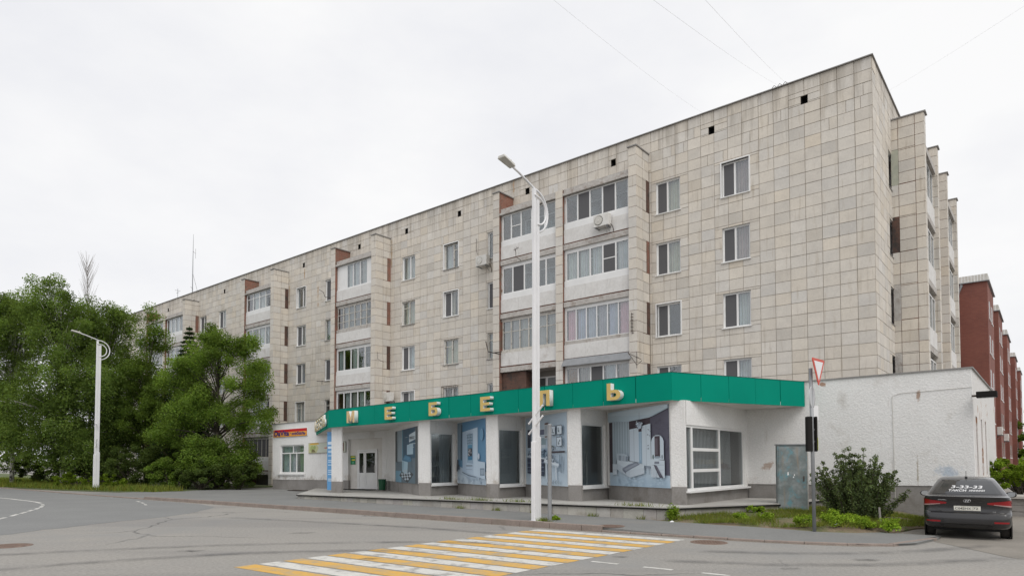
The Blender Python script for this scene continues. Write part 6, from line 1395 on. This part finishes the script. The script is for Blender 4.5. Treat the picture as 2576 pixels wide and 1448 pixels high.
tree('maple_tree', 'bright green ash-leaved maple spreading before the apartment block beside the shop', b, [lobe(545, 880, 43, 1.7, 1.2, b), lobe(525, 835, 43.4, .7, .7, b), lobe(600, 868, 42.8, 1.3, .9, b), lobe(490, 930, 43, 1.6, 1.2, b), lobe(620, 950, 42.5, 1.9, 1.5, b), lobe(520, 1010, 42.5, 2.4, 1.5, b), lobe(620, 1050, 42.3, 1.9, 1.2, b), lobe(470, 1040, 42.5, 1.7, 1.2, b), lobe(440, 960, 43.2, 1.3, 1.2, b), lobe(430, 1090, 42.8, 1.5, 1.2, b), lobe(545, 1130, 42.5, 2.0, 1.1, b), lobe(600, 1165, 42.2, 1.5, .8, b), lobe(500, 1180, 42.4, 1.6, .8, b)], 285, 330, .062, 'leaf_maple', 'bark', .20, 9.0, None, .35, cr=(.42, .8), every=3)
# spruce behind the maple
b = base_at(470, 47.0); o = empty('spruce_tree', b); tag(o, 'dark narrow spruce standing behind the maple', 'tree'); tp = at(470, 820, 47.0).z; m = MB(); m.tube([(0, 0, 0), (0, 0, tp)], [.16, .015], 8); vs_, cs_ = [], []
cents, rad = [], []
for k in range(34):
    f = k/33; z = tp*(.12+.86*f); rr_ = 2.5*(1-f)**.85+.1; nb = max(4, int(13*(1-f)+4))
    for q in range(nb):
        a = 2*math.pi*q/nb+k*.7; e = Vector((math.cos(a)*rr_, math.sin(a)*rr_, z-.25*rr_)); m.tube([(0, 0, z), e*.5+Vector((0, 0, z*.5+.05)), e], [.03, .02, .008], 4)
        for g_ in (.45, .7, .95): cents.append((e.x*g_, e.y*g_, z+(e.z-z)*g_)); rad.append(.10+.16*(1-f))
m.build('trunk', M['bark'], o); crown_obj([leaf_cloud(cents, [r_*1.5 for r_ in rad], 48, .085, 0, .5, (.7, 1.15), .35, .1)], M['needle'], o)
# under-storey shrubs along the pavement
def shrub(label, u, y, w_, h_, leaf='leaf_dark', n_c=46, n_l=150, size=.07, name='shrub', shade=(.6, 1.2), z=.05, group=None):
    b = base_at(u, y, z); o = empty(name, b); tag(o, label, 'shrub', group); m = MB()
    cents = sample_lobes([(0, 0, h_*.55, w_*.5, w_*.42, h_*.45), (w_*.22, -.1, h_*.4, w_*.3, w_*.3, h_*.38), (-w_*.25, 0, h_*.42, w_*.28, w_*.3, h_*.4)], n_c, .5); cents[:, 2] = np.maximum(cents[:, 2], .16)
    for c in cents[::2]: m.tube([(random.uniform(-.12, .12), random.uniform(-.1, .1), -.03), (c[0]*.45, c[1]*.45, c[2]*.6), tuple(c)], [.022, .015, .006], 4)
    m.build('stems', M['bark'], o); crown_obj([leaf_cloud(cents, rng.uniform(.16, .34, len(cents))*max(.6, h_/2.2), n_l, size, 0, .8, shade)], M[leaf], o, 'foliage')
    return o
shrub('dark dense shrub filling the shade between the birches and the maple', 330, 44.5, 4.0, 3.0, n_c=70)
shrub('light green rounded shrub at the pavement edge under the maple', 425, 42.0, 2.6, 2.3, 'leaf_maple', n_c=60, shade=(.7, 1.2))
shrub('dark low shrub at the maple foot touching the pavement', 505, 41.3, 3.2, 1.9, n_c=60)
shrub('dark shrub under the maple next to the shop wall', 600, 41.5, 3.2, 2.2, n_c=60, shade=(.5, 1.0))
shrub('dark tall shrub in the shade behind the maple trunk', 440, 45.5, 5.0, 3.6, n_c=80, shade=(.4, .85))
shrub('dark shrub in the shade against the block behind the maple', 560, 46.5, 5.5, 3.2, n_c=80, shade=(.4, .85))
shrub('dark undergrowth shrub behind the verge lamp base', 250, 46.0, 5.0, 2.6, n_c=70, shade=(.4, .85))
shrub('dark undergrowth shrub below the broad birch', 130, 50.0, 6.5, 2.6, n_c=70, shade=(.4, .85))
# the bush before the white wall
pb = gnd(2165, 1299, .28); b = (float(pb[0]), float(pb[1])+.1, .25); o = empty('garden_bush', b); tag(o, 'wide grey-green bush with arching shoots against the white wall', 'bush'); m = MB(); cents, rad, n_l = [], [], 0
for k in range(105):
    a = random.uniform(0, 6.28); sp = random.random()**.6; x, y = math.cos(a)*1.30*sp, math.sin(a)*.66*sp; h = (1.82-.75*sp**2-.25*max(0, x))*random.uniform(.62, 1.10); h = max(.4, h)
    p0, p1, p2 = Vector((x*.5, y*.5, 0)), Vector((x*.80, y*.8, h*.6)), Vector((x*1.06+random.uniform(-.08, .08), y, h)); m.tube([p0, p1, p2], [.014, .010, .004], 4)
    for g_ in np.linspace(.08, 1.0, 10): c = p0.lerp(p1, g_/.6) if g_ < .6 else p1.lerp(p2, (g_-.6)/.4); cents.append(tuple(c)); rad.append(.18-.11*g_)
m.build('stems', M['bark'], o); crown_obj([leaf_cloud(cents, rad, 30, .037, 0, 1.0, (.5, 1.35), .45, .2)], M['leaf_bush'], o, 'foliage')
# bright weed clumps in front of it
WEED = 'bright weed clumps on the soil bank'
def weed(label, u, v, w_, h_, bright=1.0, group=WEED, n=900):
    p_ = gnd(u, v, .16); s_, t_ = st(p_); o = empty('weed_clump', (float(p_[0]), float(p_[1]), soil_z(s_, t_)-.02)); tag(o, label, 'weed', group)
    cents = sample_lobes([(0, 0, h_*.45, w_/2, w_/2.4, h_*.5)], 22, .5); cents[:, 2] = np.maximum(cents[:, 2], .04); m = MB()
    for c in cents[::2]: m.tube([(0, 0, -.02), tuple(c)], [.006, .003], 4)
    m.build('stems', M['leaf_grass'], o); crown_obj([leaf_cloud(cents, np.full(len(cents), h_*.32), max(20, n//22), .032, 0, .8, (.75, 1.2*bright), .5)], M['leaf_weed'], o, 'foliage')
weed('bright weed clump at the foot of the sign post, on the cabinet side', 2022, 1322, .5, .34); weed('bright weed clump at the foot of the sign post, on the bush side', 2085, 1318, .55, .36); weed('largest bright weed clump before the bush', 2115, 1325, .8, .36); weed('bright weed clump spreading along the bush front', 2150, 1318, .8, .30); weed('small bright weed clump between the large one and the wooden stake', 2180, 1326, .5, .26); weed('round vivid green weed clump beside the wooden stake', 2233, 1328, .5, .34, 1.25)
weed('pale weed clump beside the terrace corner on the cabinet side', 1862, 1312, .45, .26); weed('low weed clump between the terrace corner and the cabinet', 1930, 1313, .5, .24); weed('upright weed at the terrace corner wall', 1690, 1306, .35, .42, .8); weed('small weed tuft at the terrace wall foot', 1395, 1303, .3, .18); weed('weed clump on the bank directly before the cabinet', 1900, 1300, .6, .22)
# wooden stake and small post plants
p_ = gnd(2215, 1313, .18); o = empty('wooden_stake', (float(p_[0]), float(p_[1]), .16)); tag(o, 'short weathered wooden stake standing before the bush', 'stake'); MB().tube([(0, 0, -.1), (-.01, 0, .2), (-.02, .01, .43)], [.032, .03, .026], 7).build('stub', M['twig'], o)
# grass: blades over the bank, verge and joints
def blades(pts, hgt, spread=.10, width=.012):
    n = len(pts); p = np.array(pts); a = rng.uniform(0, 6.28, n); h = hgt*rng.uniform(.45, 1.3, n); lean = rng.normal(0, spread, (n, 2)); w_ = width*rng.uniform(.7, 1.5, n)
    dx, dy = np.cos(a)*w_, np.sin(a)*w_; b0 = p+np.stack([dx, dy, 0*dx], 1); b1 = p-np.stack([dx, dy, 0*dx], 1); t = p+np.stack([lean[:, 0], lean[:, 1], h], 1)
    v = np.stack([b0, b1, t], 1).reshape(-1, 3); g = rng.uniform(.6, 1.35, n); c = np.stack([g*rng.uniform(.85, 1.35, n), g, g*.9], 1); return v, c
def grass_obj(name, label, vc, mat_='leaf_grass'):
    o = bpy.data.objects.new(name, fast_mesh(name, vc[0], 3, M[mat_], vc[1])); col.objects.link(o); struct(o, label, 'grass', 'stuff')
pts = []
while len(pts) < 24000:
    s = random.uniform(-3.1, 4.0); t = random.uniform(-9.8, -3.7)
    tf = np.interp(s, [q[0] for q in front[::-1]], [q[1] for q in front[::-1]])
    if t < tf+.12 or (s > 1.15 and t > -9.45+(3.48-s)*1.8-.05): continue
    d = math.sin(s*2.1+1)*math.sin(t*1.7+s)+.45*math.sin(s*6.3)*math.sin(t*5.1)
    if d < -.45+random.uniform(-.3, .6): continue
    pts.append(P(s, t, soil_z(s, t)-.01))
grass_obj('grass', 'thin uneven grass on the soil bank beside the terrace', blades(pts, .12, .06, .006))
pts = []
while len(pts) < 16000:
    s = random.uniform(34.8, 70); t = random.uniform(-14.6, -9.0)
    if t < -14.3+(max(0, 50-s))*.22-.0 and s < 50: 
        if t < np.interp(s, [34.6, 35.4, 38, 43, 50], [-9.3, -11.1, -12.0, -13.2, -14.2]): continue
    pts.append(P(s, t, .05))
grass_obj('grass', 'long rough grass on the verge at the foot of the lamp and birches', blades(pts, .34, .12, .02))
pts = []
for k in range(900):
    s = random.uniform(4.2, 12); c_ = math.sin(s*3.3)+.6*math.sin(s*7.7)
    if c_ > .75: pts.append(P(s, -9.52-abs(random.gauss(0, .05)), pave_z(s)-.005))
for k in range(260): pts.append(P(6.15+random.gauss(0, .12), -11.95+random.gauss(0, .08), pave_z(6.1)-.01))
for k in range(500):
    s = random.choice((4.6, 9.2, 11.0, 12.4))+random.gauss(0, .35); pts.append(P(s, -9.35+random.gauss(0, .05), TZ-SLOPE*(s-4)-.005))
grass_obj('grass', 'weeds growing in the joints along the terrace wall and lamp foot', blades(pts, .13, .06, .008))
# tall verge weeds round the far lamp
shrub('tall pale weed bush at the foot of the verge lamp', 200, 42.6, 3.4, 1.1, 'leaf_weed', n_c=30, n_l=110, size=.06, shade=(.35, .75)); shrub('tall weed bush beside the verge lamp on the pavement side', 285, 41.8, 2.6, 1.0, 'leaf_weed', n_c=26, n_l=110, size=.06, shade=(.35, .7))
# hedge and trees beyond the yard
shrub('bright leafy hedge bush above the concrete wall by the yard', 2560, 24.5, 3.2, 1.5, 'leaf_weed', n_c=70, n_l=170, size=.05, shade=(.45, .95), z=.62); 
b = base_at(2600, 95.0); tree('far_tree', 'green tree far off at the end of the brick building', b, [lobe(2610, 1090, 95, 3.5, 4.0, b), lobe(2600, 1140, 94, 3.0, 2.5, b)], 60, 90, .25, 'leaf_maple', 'bark', .2, 8.0, None)
# ================================================================ red brick building beyond the end wall
rb = empty('brick_building', (float(C0[0]), float(C0[1]), 0), RZ); tag(rb, 'tall dark red brick building with projecting bays and grey downpipes beyond the apartment block', 'building')
RH = 16.6
MB().bs(9, .7, 37.0, 122, 0, RH).build('main_wall', M['brick_wall'], rb)
bays_t = [(39.5, 46.5), (53.6, 60.5), (69.6, 76.5), (90.8, 97.5), (110.0, 117.0)]
for i, (ta, tb) in enumerate(bays_t):
    bw = MB().bs(.7, -1.25, ta, tb, 0, RH+.1).build('projecting_bay', M['brick_wall'], rb)
    m = MB()
    n = 9
    for k in range(n): m.bs(.7-1.95*k/n-.01, .7-1.95*(k+1)/n+.01, ta-.02, ta+.03, RH+.15, RH+.72)
    for k in range(12): m.bs(-1.28, -1.22, ta+(tb-ta)*k/12+.02, ta+(tb-ta)*(k+1)/12-.02, RH+.15, RH+.72)
    m.build('roof_railing', M['plastic_grey'], bw); MB().bs(.75, -1.4, ta-.15, tb+.15, RH+.1, RH+.16).build('eaves', M['grey_metal'], bw)
    m = MB(); x = -.85
    m.tube([(x+.35, ta-.12, RH), (x+.1, ta-.14, RH-.6), (x-.0, ta-.16, RH-1.2), (x-.0, ta-.16, .4)], .11, 10); m.build('downpipe', M['grey_metal'], rb)
    for f in range(5):
        zz = 2.2+2.9*f
        for q in (1.2, 4.0):
            w_ = MB().bs(-1.255, -1.235, ta+q, ta+q+1.4, zz, zz+1.5).build('window', M['glass_dark'], bw)
            MB().bs(-1.27, -1.24, ta+q+.66, ta+q+.74, zz, zz+1.5).build('window_frame', M['pvc'], w_); MB().bs(-1.31, -1.24, ta+q-.1, ta+q+1.5, zz-.08, zz).build('sill', M['pvc'], w_)
MB().bs(9, .55, 36.9, 37.0, RH, RH+.25).build('eaves', M['grey_metal'], rb)
for k, (u, v) in enumerate(((2517, 1085), (2533, 1101))):
    t_, z_ = side(u, v, -1.5); a_ = copy_tree(ac); on_block(a_, -1.27, t_, z_-.3, R(90)); a_['label'] = ('white air conditioner on the red brick wall, upper of two', 'white air conditioner on the red brick wall, lower of two')[k]; a_['group'] = 'air conditioners on the brick building'; a_.scale = (1.3, 1.3, 1.3)
# concrete wall and slab beyond the car
p0 = gnd(2515, 1296, .0)
wl = empty('retaining_wall', (float(p0[0]), float(p0[1]), 0), RZ); tag(wl, 'low concrete block wall with a pale slab on top beside the parked car', 'wall')
for k in range(3):
    for q in range(5): MB().box(q*1.6+(.8 if k % 2 else 0)-.8, q*1.6+(.8 if k % 2 else 0)+.78, random.uniform(-.015, .015), .45, -.05+k*.21, .155+k*.21).build('concrete_block', M['plinth'], wl, bevel=.012)
MB().box(-.85, 7.4, -.10, 1.3, .585, .68).build('cap_slab', M['slab_stone'], wl, bevel=.012)
pp = at(2502, 1200, float(p0[1])+4.5); o = empty('wall_pillar', (pp.x, pp.y, 0), RZ); tag(o, 'short concrete pillar with a pale cap at the corner of the white extension', 'pillar')
MB().box(-.3, .3, -.3, .3, 0, 1.18).build('shaft', M['plinth'], o, bevel=.01); MB().box(-.38, .38, -.38, .38, 1.18, 1.28).build('cap', M['slab_stone'], o, bevel=.01)
# loose bits
for k, (u, v, lab) in enumerate(((1690, 1312, 'scrap of white paper on the pavement near the terrace corner'), (2105, 1327, 'crumpled white litter among the weeds by the sign post'))):
    p_ = gnd(u, v, .14); m = MB(); m.v += [(-.06, -.03, .005), (.05, -.05, .012), (.06, .04, .03), (-.04, .05, .02), (0, 0, .05)]; m.f += [(0, 1, 4), (1, 2, 4), (2, 3, 4), (3, 0, 4)]; m.m += [0]*4; m.c += [None]*4
    o = m.build('paper_scrap', M['sign_white'], None, (float(p_[0]), float(p_[1]), .135 if k == 0 else .22)); tag(o, lab, 'litter')
# distant belt of trees closing the view beyond the verge
cents, rad = [], []
for k in range(230):
    a = R(random.uniform(-78, -22)); d_ = random.uniform(170, 200); cents.append((math.sin(a)*d_, math.cos(a)*d_, random.uniform(1.0, 7.5))); rad.append(random.uniform(2.2, 4.0))
v_, c_ = leaf_cloud(cents, rad, 60, .55, 0, .9, (.6, 1.1))
o = bpy.data.objects.new('treeline', fast_mesh('treeline', v_, 4, M['leaf_dark'], c_)); col.objects.link(o); struct(o, 'low distant belt of trees beyond the birches', 'trees', 'stuff')
